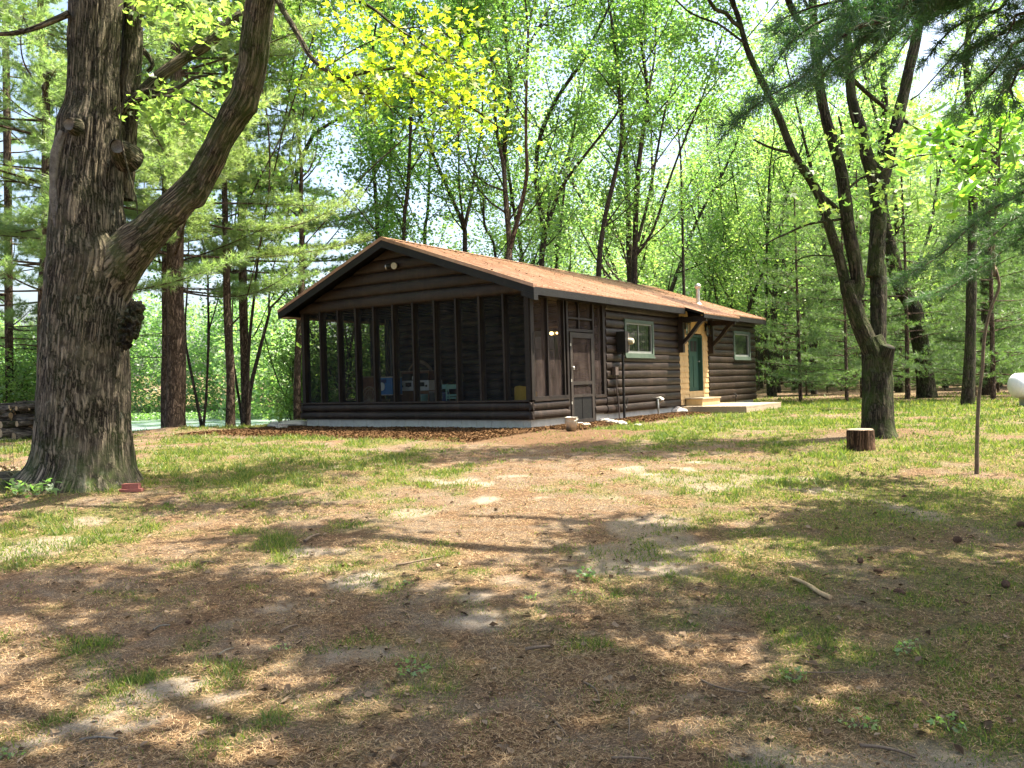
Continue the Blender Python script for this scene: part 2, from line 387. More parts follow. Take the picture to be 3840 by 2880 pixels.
h = (0.012+0.030*rng.random(n)**2.6)*(0.5+0.8*g)*(1+0.055*r)*(.5+.55*clump)*(1-.35*rgt[keep]); wd = (0.0011+0.0005*r)*(0.7+0.6*rng.random(n))
a = rng.random(n)*2*PI; ln = rng.random(n)*0.9+0.25; la = rng.random(n)*2*PI
p0 = np.stack([x-np.cos(a)*wd, y-np.sin(a)*wd, z], -1); p1 = np.stack([x+np.cos(a)*wd, y+np.sin(a)*wd, z], -1)
p2 = np.stack([x+np.cos(la)*h*ln, y+np.sin(la)*h*ln, z+h], -1)
A = Acc(); F = np.arange(3*n).reshape(-1, 3)
A.add(np.stack([p0, p1, p2], 1).reshape(-1, 3), F, 0, None, np.repeat(np.clip(rng.random(n)*0.8+0.25*(fbm(x*1.2, y*1.2, seed=9)-0.4), 0, 1), 3))
M['grass'] = mat_leaf('grass_blade', (0.036,0.075,0.014), (0.095,0.138,0.026), (0.27,0.24,0.075), 0.4, 2.2, .5, 0.015)
tag(A.build('grass', M['grass']), 'short thin green grass growing in patches over the yard', 'grass', kind='stuff')
print('grass blades', n)
# pine needle litter
x, y, r = scatter(420000, 2.5, 14, 1.9); g, s, m = cover(x, y)
keep = rng.random(len(x)) < (1-0.75*s)*(1-0.25*g)*(0.25+1.1*sstep(.35, .65, fbm(x*2, y*2, oct=3, seed=55)))
x, y, r = x[keep], y[keep], r[keep]; n = len(x); z = gsurf(x, y)+0.002+0.010*rng.random(n)
a = rng.random(n)*2*PI; L = 0.018+0.045*rng.random(n)**1.5; w = (0.0007+0.00025*r); el = (rng.random(n)-0.5)*0.02
p0 = np.stack([x-np.sin(a)*w, y+np.cos(a)*w, z], -1); p1 = np.stack([x+np.sin(a)*w, y-np.cos(a)*w, z], -1)
p2 = np.stack([x+np.cos(a)*L, y+np.sin(a)*L, z+el+0.004], -1)
A = Acc(); A.add(np.stack([p0, p1, p2], 1).reshape(-1, 3), np.arange(3*n).reshape(-1, 3), 0, None, np.repeat(rng.random(n), 3))
M['litter'] = mat_leaf('needle_litter', (0.05,0.03,0.017), (0.20,0.12,0.063), (0.42,0.30,0.18), 0.1, 1.0, .6, 0.0)
tag(A.build('pine_needle_litter', M['litter']), 'brown dropped pine needles carpeting the bare ground', 'needle litter', kind='stuff')
# dead leaves and bark crumbs
def leafcards(acc, C, size, lobes=False, flat=0.3, tints=None, mi=0):
    n = len(C); a = rng.random(n)*2*PI; tl = (rng.random(n)-0.5)*flat*2; t2 = (rng.random(n)-0.5)*flat*2
    A1 = np.stack([np.cos(a)*np.cos(tl), np.sin(a)*np.cos(tl), np.sin(tl)], -1)*size[:, None]*0.5
    B1 = np.stack([-np.sin(a)*np.cos(t2), np.cos(a)*np.cos(t2), np.sin(t2)], -1)*size[:, None]*0.33
    up = np.stack([0*a, 0*a, size*0.18], -1)
    V = np.stack([C-A1, C-A1*.2+B1*.9+up, C+A1*.35+B1*.55+up*.5, C+A1, C+A1*.3-B1*.6+up*.6, C-A1*.15-B1+up*.2], 1).reshape(-1, 3)
    b = np.arange(n)[:, None]*6
    acc.add(V, np.concatenate([b+0, b+1, b+2, b+3], 1), mi, None, np.repeat(tints, 6)); s0 = acc.n-len(V)
    acc.f.append((np.concatenate([b+0, b+3, b+4, b+5], 1)+s0, mi, None))
x, y, r = scatter(5200, 2.6, 24, 1.7); n = len(x)
C = np.stack([x, y, gsurf(x, y)+0.012], -1); A = Acc(); leafcards(A, C, 0.02+0.055*rng.random(n)**2.5, tints=rng.random(n), flat=0.45)
M['dead_leaf'] = mat_leaf('dead_leaf', (0.045,0.03,0.02), (0.13,0.09,0.06), (0.27,0.205,0.145), 0.12, 1.0, .6, 0.0)
tag(A.build('dead_leaf_litter', M['dead_leaf']), 'pale dry fallen leaves and bark crumbs strewn over the yard', 'leaf litter', kind='stuff')
# wood chips by the porch
n = 60000; s = rng.random(n)*(CW+2.5); 
gs_ = np.where(rng.random(n) < 0.62, 1, 0)
S = np.where(gs_ == 1, -rng.random(n)**0.9*3.2, rng.random(n)*7.5); W = np.where(gs_ == 1, rng.random(n)*(CW+1.2)-0.5, -rng.random(n)**1.3*1.2-0.03)
x, y = from_cabin(S, W); _, _, m = cover(x, y); kp = rng.random(n) < m*1.2; x, y = x[kp], y[kp]; n = len(x)
C = np.stack([x, y, gsurf(x, y)+0.015+0.02*rng.random(n)], -1); A = Acc(); leafcards(A, C, 0.02+0.05*rng.random(n), tints=rng.random(n), flat=0.7)
M['chip'] = mat_leaf('wood_chip', (0.02,0.011,0.006), (0.075,0.041,0.021), (0.15,0.088,0.046), 0.02, 1.0, .6, 0.0)
tag(A.build('wood_chip_mulch', M['chip']), 'brown wood chip mulch spread along the porch foundation', 'mulch', kind='stuff')
# ------------------------------------------------------------------ cabin
_S = np.array([math.sin(_sa), math.cos(_sa), 0]); _W = np.array([-math.cos(_sa), math.sin(_sa), 0]); _C0 = np.array([CX, CY, Z0])
def loc_ray(u, v):
    r = ray(u, v); c = CAM-_C0
    return np.array([c@_S, c@_W, c[2]]), np.array([r@_S, r@_W, r[2]])
def on_s(u, v, s): c, r = loc_ray(u, v); t = (s-c[0])/r[0]; return (c+r*t)[1:]
def on_w(u, v, w): c, r = loc_ray(u, v); t = (w-c[1])/r[1]; q = c+r*t; return q[0], q[2]
def text_to_mesh(o, name, m):
    me = bpy.data.meshes.new_from_object(o); me.materials.clear(); me.materials.append(m)
    n = bpy.data.objects.new(name, me); COL.objects.link(n); n.parent = o.parent; n.location = o.location; n.rotation_euler = o.rotation_euler
    c = o.data; bpy.data.objects.remove(o); bpy.data.curves.remove(c); n.name = name; return n
def mat_log(name, dark, light, rough=0.42):
    t = NT(name); g = t.n('ShaderNodeTexCoord').outputs['Object']
    st = t.scale(g, 1.2, 1.2, 9); n1 = t.noise(st, 2.2, 5, 0.65); n2 = t.noise(t.scale(g, 4, 4, 70), 3, 4, 0.7); n3 = t.noise(g, 1.1, 3)
    n4 = t.noise(t.scale(g, 9, 9, 2), 3, 3)
    m = t.math('ADD', t.math('MULTIPLY', n1, 0.45), t.math('ADD', t.math('MULTIPLY', n2, 0.3), t.math('MULTIPLY', n4, 0.25)))
    c = t.ramp(m, [(0.35, dark), (0.65, light)])
    c = t.mix(t.ramp(n3, [(0.5, (0,0,0)), (0.75, (0.5,)*3)]), c, tuple(q*1.6 for q in light))
    ck = t.noise(t.scale(g, .7, .7, 22), 5, 5, 0.75); c = t.mix(t.ramp(ck, [(0.60, (0,0,0)), (0.66, (0.85,)*3)]), c, tuple(q*.35 for q in dark))
    wz = t.noise(t.scale(g, 3, 3, .6), 1.7, 5, .7); c = t.mix(t.ramp(wz, [(0.52, (0,0,0)), (0.72, (0.55,)*3)]), c, tuple(q*2.0 for q in light))
    return t.done(t.bsdf(c, t.ramp(n2, [(0.3, (rough-.1,)*3), (0.7, (rough+.2,)*3)]), 0, t.bump(t.math('ADD', n2, t.math('MULTIPLY', n1, 0.5)), 0.5, 0.012), 0.28))
M['log'] = mat_log('dark_log_stain', (0.0048,0.0034,0.0027), (0.034,0.0218,0.0158), 0.36)
M['trim'] = mat_log('dark_trim_paint', (0.004,0.0037,0.0035), (0.010,0.009,0.0083), 0.5)
M['post'] = mat_log('post_stain', (0.006,0.0042,0.0036), (0.022,0.015,0.0115), 0.5)
M['doorwood'] = mat_log('door_stain', (0.012,0.0095,0.008), (0.036,0.028,0.023), 0.5)
M['soffit'] = mat_mottle('tan_soffit', (0.30,0.19,0.12), (0.42,0.28,0.18), 4, 0.8, stretch=(.3,3,1))
M['concrete'] = mat_mottle('pale_concrete', (0.36,0.34,0.29), (0.55,0.53,0.47), 5, 0.9, bump=0.4)
M['cream'] = mat_mottle('cream_shingle', (0.40,0.26,0.11), (0.56,0.40,0.20), 3, 0.8, stretch=(3,3,.6), bump=0.4)
M['green'] = mat_mottle('green_door_paint', (0.022,0.058,0.043), (0.035,0.08,0.06), 3, 0.4, bump=0.05)
M['sage'] = mat_mottle('sage_window_trim', (0.05,0.075,0.055), (0.09,0.12,0.088), 6, 0.6, bump=0.2)
M['deckwood'] = mat_mottle('deck_boards', (0.20,0.155,0.10), (0.40,0.325,0.225), 5, 0.8, stretch=(.5,6,6))
M['black'] = mat_mottle('black_metal', (0.012,0.011,0.010), (0.03,0.027,0.025), 20, 0.5, 0.3)
M['galv'] = mat_mottle('galvanised_metal', (0.35,0.33,0.29), (0.60,0.57,0.51), 9, 0.4, 0.7, bump=0.15)
M['meter'] = mat_mottle('meter_box_paint', (0.06,0.045,0.04), (0.10,0.075,0.065), 6, 0.5)
M['white'] = mat_mottle('white_enamel', (0.62,0.62,0.60), (0.78,0.78,0.76), 5, 0.35, bump=0.05)
t = NT('copper_brown_metal'); g = t.n('ShaderNodeTexCoord').outputs['Object']
n1 = t.noise(t.scale(g, 5, .5, .5), 1.6, 6, 0.75); n2 = t.noise(t.scale(g, 1, .25, .25), 22, 5, 0.8)
rc = t.ramp(t.math('ADD', t.math('MULTIPLY', n1, 0.6), t.math('MULTIPLY', n2, 0.4)), [(0.34, (0.15,0.066,0.034)), (0.5, (0.33,0.175,0.10)), (0.68, (0.50,0.32,0.22))])
t.done(t.bsdf(rc, t.ramp(n2, [(0.3, (0.26,)*3), (0.7, (0.45,)*3)]), 0.45, t.bump(n2, 0.1, 0.005), 0.6)); M['roof'] = t.m
def mat_screen(name, col, fac):
    t = NT(name); g = t.n('ShaderNodeTexCoord').outputs['Object']
    n = t.noise(t.scale(g, 5, 5, 1.0), 2.0, 4, 0.7); c = t.ramp(n, [(0.35, tuple(q*0.55 for q in col)), (0.65, tuple(q*1.5 for q in col))])
    d = t.n('ShaderNodeBsdfDiffuse'); t.l(c, d.inputs[0]); p = t.n('ShaderNodeBsdfTransparent')
    m = t.n('ShaderNodeMixShader'); t.l(t.ramp(n, [(0.3, (fac-.08,)*3), (0.7, (fac+.08,)*3)]), m.inputs[0]); t.l(p.outputs[0], m.inputs[1]); t.l(d.outputs[0], m.inputs[2])
    return t.done(m.outputs[0])
M['screen'] = mat_screen('insect_screen', (0.030,0.031,0.029), 0.40)
M['screen_side'] = mat_screen('sunlit_screen', (0.05,0.038,0.034), 0.66)  # same screen, browner and more opaque: sunlight on the mesh put into the colour
t = NT('window_glass'); gl = t.n('ShaderNodeBsdfGlossy'); gl.inputs['Roughness'].default_value = 0.03; tp = t.n('ShaderNodeBsdfTransparent'); tp.inputs[0].default_value = (.75,.8,.78,1)
fr = t.n('ShaderNodeFresnel'); mx = t.n('ShaderNodeMixShader'); t.l(t.math('ADD', fr.outputs[0], 0.06), mx.inputs[0]); t.l(tp.outputs[0], mx.inputs[1]); t.l(gl.outputs[0], mx.inputs[2]); M['glass'] = t.done(mx.outputs[0])
M['curtain'] = mat_mottle('grey_curtain', (0.035,0.033,0.032), (0.09,0.085,0.08), 3, 0.9, stretch=(14,1,1))
t = NT('lamp_glow'); e = t.n('ShaderNodeEmission'); e.inputs[0].default_value = (1, .62, .22, 1); e.inputs[1].default_value = 14; M['glow'] = t.done(e.outputs[0])

cabin = empty('log_cabin', (CX, CY, Z0), PI/2-_sa, 'dark brown log cabin with screened porch, copper brown metal roof and green door', 'cabin')
HT = 2.83; HS = 0.562; HF = 0.178; SP = 3.28
RW, RH, EO, EH = 3.70, 4.345, 0.387, 2.925
KR = (RH-EH)/(RW+EO); KL = (RH-EH)/(CW+EO-RW)
def roof_h(w): return RH-KR*(RW-w) if w < RW else RH-KL*(w-RW)
def log_wall(acc, axis, fixed, out, u0, u1, h0, n, ch, openings=(), bulge=0.055, lim=None, ends=True, seed=0):
    """courses of rounded log siding; axis 's' or 'w' is the running direction, out = sign of the outward normal"""
    K = 8; rs = random.Random(seed)
    for c in range(n):
        a, b = h0+c*ch, h0+(c+1)*ch; mid = (a+b)/2; segs = [(u0, u1)]
        for (o0, o1, oh0, oh1) in openings:
            if oh0-0.02 < mid < oh1+0.02:
                ns = []
                for p, q in segs:
                    if o1 <= p or o0 >= q: ns.append((p, q)); continue
                    if o0 > p: ns.append((p, o0))
                    if o1 < q: ns.append((o1, q))
                segs = ns
        for p, q in segs:
            nseg = max(1, int((q-p)/0.5)); jb = rs.uniform(-.006, .006)
            rows = []
            for k in range(K+1):
                th = PI*k/K; hh = mid-math.cos(th)*(ch/2-0.004); oo = (bulge+jb)*math.sin(th)**0.75
                uu = np.linspace(p, q, nseg+1)
                if lim is not None:
                    l0, l1 = lim(hh); uu = np.linspace(max(p, l0), min(q, l1), nseg+1) if l1 > l0 else np.full(nseg+1, (l0+l1)/2)
                wob = 0.004*np.sin(uu*2.1+c*1.7+seed)
                pt = np.zeros((nseg+1, 3)); pt[:, 2] = hh+wob*0.5
                if axis == 's': pt[:, 0] = uu; pt[:, 1] = fixed+out*(oo+wob)
                else: pt[:, 1] = uu; pt[:, 0] = fixed+out*(oo+wob)
                rows.append(pt)
            V = np.stack(rows, 0); m = nseg+1
            i = np.arange(K)[:, None]; j = np.arange(m-1)[None, :]
            acc.add(V.reshape(-1, 3), np.stack([i*m+j, i*m+j+1, (i+1)*m+j+1, (i+1)*m+j], -1).reshape(-1, 4))
            for e in (0, m-1):
                ring = V[:, e]; acc.add(ring, [tuple(range(K+1))] if e else [tuple(range(K, -1, -1))])
# foundation
A = Acc(); A.box(0.06, SP+.2, 0.06, CW-.06, -0.5, HF); A.box(SP+.2, CL-.05, 0.05, CW-.05, -0.5, HF-.015)
for k in range(17): A.box(0.05, 0.062, k*0.41+.25, k*.41+.258, -.3, HF-.01)
A.build('foundation', M['concrete'], cabin)
# porch low walls
for nm, ax, fx, out, u0, u1, ops in (('porch_base_wall', 'w', 0, -1, -.05, CW+.05, ()), ('porch_base_wall', 's', 0, -1, -.05, 1.52, ()), ('porch_base_wall', 's', 0, -1, 2.70, SP, ()), ('porch_base_wall', 's', CW, 1, -.05, SP, ())):
    A = Acc(); log_wall(A, ax, fx+0.03*-out, out, u0, u1, HF, 2, (HS-HF)/2, ops, bulge=.075, seed=len(nm))
    segs = [(max(u0, .01)+(.06 if u0 < 0 else 0), u1-.02)]
    for p, q in segs:
        if ax == 'w': A.box(0.032, 0.13, p, q, HF+.01, HS)
        else: A.box(p, q, fx+0.032*(-out), fx+0.13*(-out), HF+.01, HS)
        if ax == 'w': A.box(-.045, 0.15, p-.03, q+.03, HS, HS+.035)
        else: A.box(p, q, fx+.045*out, fx-.15*out, HS, HS+.035)
    A.build(nm, M['log'], cabin)
A = Acc(); A.box(0.12, SP, 0.12, CW-.12, 0.12, 0.2); A.build('porch_floor', M['doorwood'], cabin)
A = Acc(); A.box(0.0, SP, 0.02, CW-.02, HT+.02, HT+.05)
for k in range(14): A.box(0.05, SP, k*.5+.2, k*.5+.206, HT+.0, HT+.019)
A.build('porch_ceiling', M['post'], cabin)
# porch posts: gable side
PW = [0.02, .65, 1.28, 1.92, 2.53, 3.16, 3.77, 4.38, 4.96, 5.56, 6.18, 6.80]
for k, w in enumerate(PW):
    A = Acc(); th = .05 if 0 < k < len(PW)-1 else .10
    A.box(-.025, .165, w-th/2+ (0.03 if k == 0 else 0), w+th/2+(0.03 if k == 0 else 0), HS+.035, HT+.02); A.build('porch_post', M['post'], cabin)
for k in range(len(PW)-1):
    A = Acc(); A.quad([(0.07, PW[k]+.02, HS+.03), (0.07, PW[k+1]-.02, HS+.03), (0.07, PW[k+1]-.02, HT), (0.07, PW[k]+.02, HT)]); A.build('screen_panel', M['screen'], cabin)
# side posts on the door side
SPST = [(.0, .045), (.66, .70), (1.34, 1.38), (1.47, 1.55), (2.67, 2.73), (3.17, 3.30)]
for a, b in SPST:
    A = Acc(); A.box(a, b, -.03, .13, (HS+.035 if not 1.4 < a < 2.9 else -.02), HT+.02); A.build('porch_post', M['post'], cabin)
A = Acc(); A.box(.047, .15, -.012, .06, HS+.03, HT); A.build('corner_board', M['post'], cabin)
for a, b, h0, h1 in ((.05, .66, HS, HT), (.70, 1.34, HS, HT), (1.38, 1.47, HS, HT), (1.55, 2.67, 2.12, HT), (2.73, 3.17, HS, HT)):
    A = Acc(); A.quad([(a, .03, h0), (b, .03, h0), (b, .03, h1), (a, .03, h1)]); A.build('screen_panel', M['screen_side'], cabin)
A = Acc(); A.box(.05, 1.47, -.03, .1, HS+.03, HS+.10); A.build('screen_rail', M['post'], cabin)
A = Acc(); A.box(2.73, 3.17, -.03, .1, HS+.0, HS+.07); A.build('screen_rail', M['post'], cabin)
A = Acc(); A.box(1.55, 2.67, -.03, .1, 2.08, 2.14); A.box(1.55, 2.67, -.022, .06, 2.36, 2.40); A.box(2.02, 2.06, -.025, .062, 2.14, HT); A.build('transom_frame', M['post'], cabin)
# left side of the porch
for k in range(6):
    A = Acc(); s = .1+k*.6; A.box(s, s+.045, CW-.13, CW+.02, HS+.03, HT+.02); A.build('porch_post', M['post'], cabin)
for k in range(5):
    A = Acc(); s = .1+k*.6; A.quad([(s+.045, CW-.05, HS), (s+.6, CW-.05, HS), (s+.6, CW-.05, HT), (s+.045, CW-.05, HT)]); A.build('screen_panel', M['screen'], cabin)
# screen door
d = Acc(); s0, s1 = 1.585, 2.645
d.box(s0, s0+.10, -.045, -.005, 0.0, 2.06); d.box(s1-.10, s1, -.045, -.005, 0.0, 2.06)
for a, b in ((1.94, 2.058), (.88, .96), (.60, .66), (0.0, .10)): d.box(s0+.102, s1-.102, -.043, -.007, a, b)
door = d.build('screen_door', M['doorwood'], cabin)
A = Acc(); A.quad([(s0+.1, -.022, .66), (s1-.1, -.022, .66), (s1-.1, -.022, 1.94), (s0+.1, -.022, 1.94)]); A.build('screen', M['screen_side'], door)
A = Acc(); A.box(s0+.1, s1-.1, -.026, -.012, .1, .6); A.box(2.09, 2.105, -.034, -.0265, .1, .6); A.build('kick_panel', M['trim'], door)
A = Acc(); tube(A, [(s0+.05, -.05, 1.28), (s0+.05, -.09, 1.28), (s0+.05, -.09, 1.22)], [.012, .022, .02], 8, .02); A.build('handle', M['galv'], door, True)
for h in (.45, .95, 1.75):
    A = Acc(); A.box(s0-.01, s0+.03, -.052, -.044, h, h+.06); A.build('hinge', M['galv'], door)
# log walls of the cabin
W1 = (4.26, 5.95, 1.54, 2.48); W2 = (12.13, 13.73, 1.54, 2.46); DR = (7.70, 9.92, .1, 3.0)
NL = 13; CH = (HT+.02-.165)/NL
A = Acc(); log_wall(A, 's', 0.0, -1, SP+.02, CL+.03, .165, NL, CH, (W1, W2, DR), seed=2)
for a, b in ((SP, W1[0]), (W1[1], DR[0]), (DR[1], W2[0]), (W2[1], CL-.002)): A.box(a, b, .002, .14, .165, HT+.02)
for w_ in (W1, W2):
    A.box(w_[0], w_[1], .002, .14, .165, w_[2]); A.box(w_[0], w_[1], .002, .14, w_[3], HT+.02)
A.box(DR[0], 8.40, .002, .14, .165, HT+.02); A.box(9.40, DR[1], .002, .14, .165, HT+.02); A.box(8.40, 9.40, .002, .14, 2.22, HT+.02)
A.build('log_wall', M['log'], cabin, True)
A = Acc(); log_wall(A, 's', CW, 1, SP+.02, CL+.03, .165, NL, CH, seed=4); A.box(SP, CL, CW-.14, CW-.002, .165, HT+.02); A.build('log_wall', M['log'], cabin, True)
A = Acc(); log_wall(A, 'w', CL, 1, -.03, CW+.03, .165, NL, CH, seed=6); A.box(CL-.14, CL-.003, .14, CW-.14, .165, HT+.02); A.build('log_wall', M['log'], cabin, True)
A = Acc(); log_wall(A, 'w', SP, -1, .14, CW-.14, .2, NL, CH, ((1.25, 2.15, .2, 2.25),), seed=7); A.box(SP+.002, SP+.14, .14, 1.25, .2, HT+.02); A.box(SP+.002, SP+.14, 2.15, CW-.14, .2, HT+.02); A.box(SP+.002, SP+.14, 1.25, 2.15, 2.25, HT+.02)
A.build('log_wall', M['log'], cabin, True)
# inner door on the porch
A = Acc(); A.box(SP+.05, SP+.1, 1.25, 2.15, .2, 2.25); idr = A.build('porch_door', M['green'], cabin)
A = Acc(); A.box(SP+.03, SP+.048, 1.42, 1.98, 1.1, 2.1); A.build('door_glass', M['glass'], idr)
A = Acc()
for w_ in (1.60, 1.79): A.box(SP+.015, SP+.028, w_, w_+.02, 1.1, 2.1)
for h in (1.43, 1.76): A.box(SP+.012, SP+.0145, 1.42, 1.98, h, h+.02)
A.build('muntin', M['green'], idr)
# gable walls
def lim(h): return (RW-(RH-.16-h)/KR, RW+(RH-.16-h)/KL)
for sx, out in ((0.02, -1), (CL-.02, 1)):
    A = Acc(); log_wall(A, 'w', sx, out, -.02, CW+.02, HT, 5, .272, lim=lim, bulge=.06, seed=9)
    A.add([(sx-out*.003, -.02, HT), (sx-out*.003, CW+.02, HT), (sx-out*.003, RW, RH-.1), (sx-out*.12, -.02, HT), (sx-out*.12, CW+.02, HT), (sx-out*.12, RW, RH-.1)], [(0,1,2),(5,4,3)])
    A.build('gable_wall', M['log'], cabin, True)
# roof: ribbed metal sheets, deck below, fascia
def roof_side(name, w_e, side, s0, s1, w_top, lift=0.0):
    A = Acc(); prof = []; s = s0
    while s < s1-.01:
        prof += [(s, 0), (s+.085, 0), (s+.10, .019), (s+.125, .019), (s+.14, 0)]; s += .23
    prof.append((s1, 0)); P = np.array(prof); n = len(P)
    ws = np.linspace(w_top, w_e, 9)
    V = np.array([[(p[0], w, roof_h2(w)+lift+p[1]) for p in P] for w in ws])
    i = np.arange(len(ws)-1)[:, None]; j = np.arange(n-1)[None, :]
    A.add(V.reshape(-1, 3), np.stack([i*n+j, i*n+j+1, (i+1)*n+j+1, (i+1)*n+j], -1).reshape(-1, 4))
    # drip edge at the eave and rake trim at both ends
    e = np.array([(p[0], w_e, roof_h2(w_e)+lift+p[1]) for p in P]); e2 = e.copy(); e2[:, 2] = roof_h2(w_e)+lift-.035
    A.add(np.vstack([e, e2]), [(k, k+1, n+k+1, n+k) for k in range(n-1)])
    return A
def roof_h2(w): return RH-KR*(RW-w) if w <= RW else RH-KL*(w-RW)
S0, S1 = -.4025, CL+.22
rf = None
A = roof_side('r', -EO, -1, S0, 7.36, RW); B = roof_side('r', -.93, -1, 7.36, 10.2, RW, .004); C_ = roof_side('r', -EO, -1, 10.2, S1, RW); D_ = roof_side('r', CW+EO, 1, S0, S1, RW)
R_ = Acc()
for q in (A, B, C_, D_):
    for vv, (ff, mi, uv) in zip(q.v, q.f): R_.add(vv, ff-0*0-(ff.min()), mi)
for sx0, sx1 in ((S0-.012, S0+.05), (S1-.05, S1+.012)):      # rake trim
    for wa, wb in ((-EO, RW), (RW, CW+EO)):
        h0, h1 = roof_h2(wa)+.028, roof_h2(wb)+.028
        R_.add([(sx0, wa, h0-.075), (sx1, wa, h0-.075), (sx1, wa, h0), (sx0, wa, h0), (sx0, wb, h1-.075), (sx1, wb, h1-.075), (sx1, wb, h1), (sx0, wb, h1)],
               [(0,1,2,3),(7,6,5,4),(0,4,5,1),(1,5,6,2),(2,6,7,3),(3,7,4,0)])
R_.add([(S0-.014, RW-.14, RH+.032-.14*KR), (S1+.014, RW-.14, RH+.032-.14*KR), (S1+.014, RW, RH+.034), (S0-.014, RW, RH+.034), (S0-.014, RW+.14, RH+.032-.14*KL), (S1+.014, RW+.14, RH+.032-.14*KL)], [(0,1,2,3),(3,2,5,4)])
rf = R_.build('roof', M['roof'], cabin)
def slab(A, s0, s1, wa, wb, t0, t1):
    ha, hb = roof_h2(wa), roof_h2(wb)
    v = [(s0,wa,ha-t1),(s1,wa,ha-t1),(s1,wb,hb-t1),(s0,wb,hb-t1),(s0,wa,ha-t0),(s1,wa,ha-t0),(s1,wb,hb-t0),(s0,wb,hb-t0)]
    A.add(v, [(0,3,2,1),(4,5,6,7),(0,1,5,4),(1,2,6,5),(2,3,7,6),(3,0,4,7)])
A = Acc(); slab(A, S0+.03, S1-.03, -EO+.03, RW, .01, .07); slab(A, S0+.03, S1-.03, RW+.001, CW+EO-.03, .01, .07); slab(A, 7.40, 10.16, -.90, -EO+.028, .012, .07)
A.build('roof_deck', M['trim'], rf)
for sx in (S0+.0, S1-.035):
    for wa, wb in ((-EO, RW), (RW+.001, CW+EO)):
        A = Acc(); slab(A, sx, sx+.035, wa, wb, .048, .215); A.build('rake_fascia', M['trim'], rf)
A = Acc(); slab(A, S0-.012, S0+.14, -EO-.01, -EO+.30, .19, .30); A.build('fascia_return', M['trim'], rf)
A = Acc(); he = roof_h2(-EO); A.box(S0+.036, 7.38, -EO+.002, -EO+.035, he-.19, he-.036); A.box(10.18, S1-.036, -EO+.002, -EO+.035, he-.19, he-.036)
hc = roof_h2(-.93); A.box(7.38, 10.18, -.928, -.895, hc-.13, hc-.036); A.box(S0+.036, S1-.036, CW+EO-.035, CW+EO-.002, he-.19, he-.036)
A.build('eave_fascia', M['trim'], rf)
A = Acc(); A.box(S0+.04, S1-.04, CW+.05, CW+EO-.036, he-.185, he-.165); A.build('soffit', M['soffit'], rf)
A = Acc(); A.box(S0+.04, 7.38, -EO+.036, -.05, he-.18, he-.16); A.box(10.18, S1-.04, -EO+.036, -.05, he-.18, he-.16); A.build('soffit', M['trim'], rf)
ph = roof_h2(.87); A = Acc(); tube(A, [(11.5, .87, ph-.1), (11.5, .87, ph+.60)], [.06, .06], 16, 1); tube(A, [(11.5, .87, ph+.50), (11.5, .87, ph+.53), (11.5, .87, ph+.62), (11.5, .87, ph+.66)], [.065, .1, .1, .03], 16, 1, raw=True); tube(A, [(11.5, .87, ph-.05), (11.5, .87, ph+.05)], [.14, .07], 16, 1)
A.build('flue_pipe', M['galv'], rf, True)
M['lens'] = mat_mottle('clouded_lens', (0.30,0.27,0.20), (0.45,0.41,0.31), 9, .3)
# gable flood lights
wl, hl = on_s(*C1(942, 283), -.1)
A = Acc(); tube(A, [(-.02, wl, hl), (-.10, wl, hl), (-.17, wl-.02, hl-.02)], [.05, .065, .085], 16, .05); fl = A.build('flood_light', M['black'], cabin, True)
A = Acc(); tube(A, [(-.165, wl-.02, hl-.02), (-.185, wl-.023, hl-.023)], [.082, .074], 16, 1); A.build('lens', M['lens'], fl, True)
A = Acc(); tube(A, [(-.02, wl+.12, hl), (-.08, wl+.14, hl), (-.14, wl+.24, hl-.02)], [.03, .045, .07], 16, .05); fl = A.build('flood_light', M['black'], cabin, True)
A = Acc(); tube(A, [(-.135, wl+.23, hl-.02), (-.15, wl+.257, hl-.025)], [.068, .06], 16, 1); A.build('lens', M['galv'], fl, True)
# windows
def window(s0, s1, h0, h1, split):
    A = Acc(); f = .085
    A.box(s0, s0+f, -.075, .03, h0, h1); A.box(s1-f, s1, -.075, .03, h0, h1); A.box(s0+f, s1-f, -.073, .03, h0, h0+f); A.box(s0+f, s1-f, -.073, .03, h1-f, h1)
    w = A.build('window', M['sage'], cabin)
    A = Acc(); a, b, c, d = s0+f, s1-f, h0+f, h1-f; g = .035
    A.box(a, a+g, -.045, .02, c, d); A.box(b-g, b, -.045, .02, c, d); A.box(a+g, b-g, -.043, .02, c, c+g*1.8); A.box(a+g, b-g, -.043, .02, d-g, d)
    if split: A.box((a+b)/2-.012, (a+b)/2+.012, -.03, .012, c+g, d-g)
    A.build('sash', M['vinyl'], w)
    A = Acc(); A.quad([(a+g, -.012, c+g), (b-g, -.012, c+g), (b-g, -.012, d-g), (a+g, -.012, d-g)]); A.build('pane', M['glass'], w)
    A = Acc(); n = 60; x = np.linspace(a, b, n); V = np.concatenate([np.stack([x, .05+.012*np.sin(x*52), np.full(n, hh)], -1) for hh in (c, d)]); A.add(V, [(k, k+1, n+k+1, n+k) for k in range(n-1)]); A.build('curtain', M['curtain'], w, True)
    A = Acc(); A.box(s0-.02, s1+.02, -.10, -.0, h0-.035, h0-.001); A.build('sill', M['sage'], w)
M['vinyl'] = mat_mottle('window_vinyl', (0.18,0.19,0.17), (0.26,0.27,0.24), 6, 0.5, bump=0.1)
window(*W1, True); window(*W2, False)
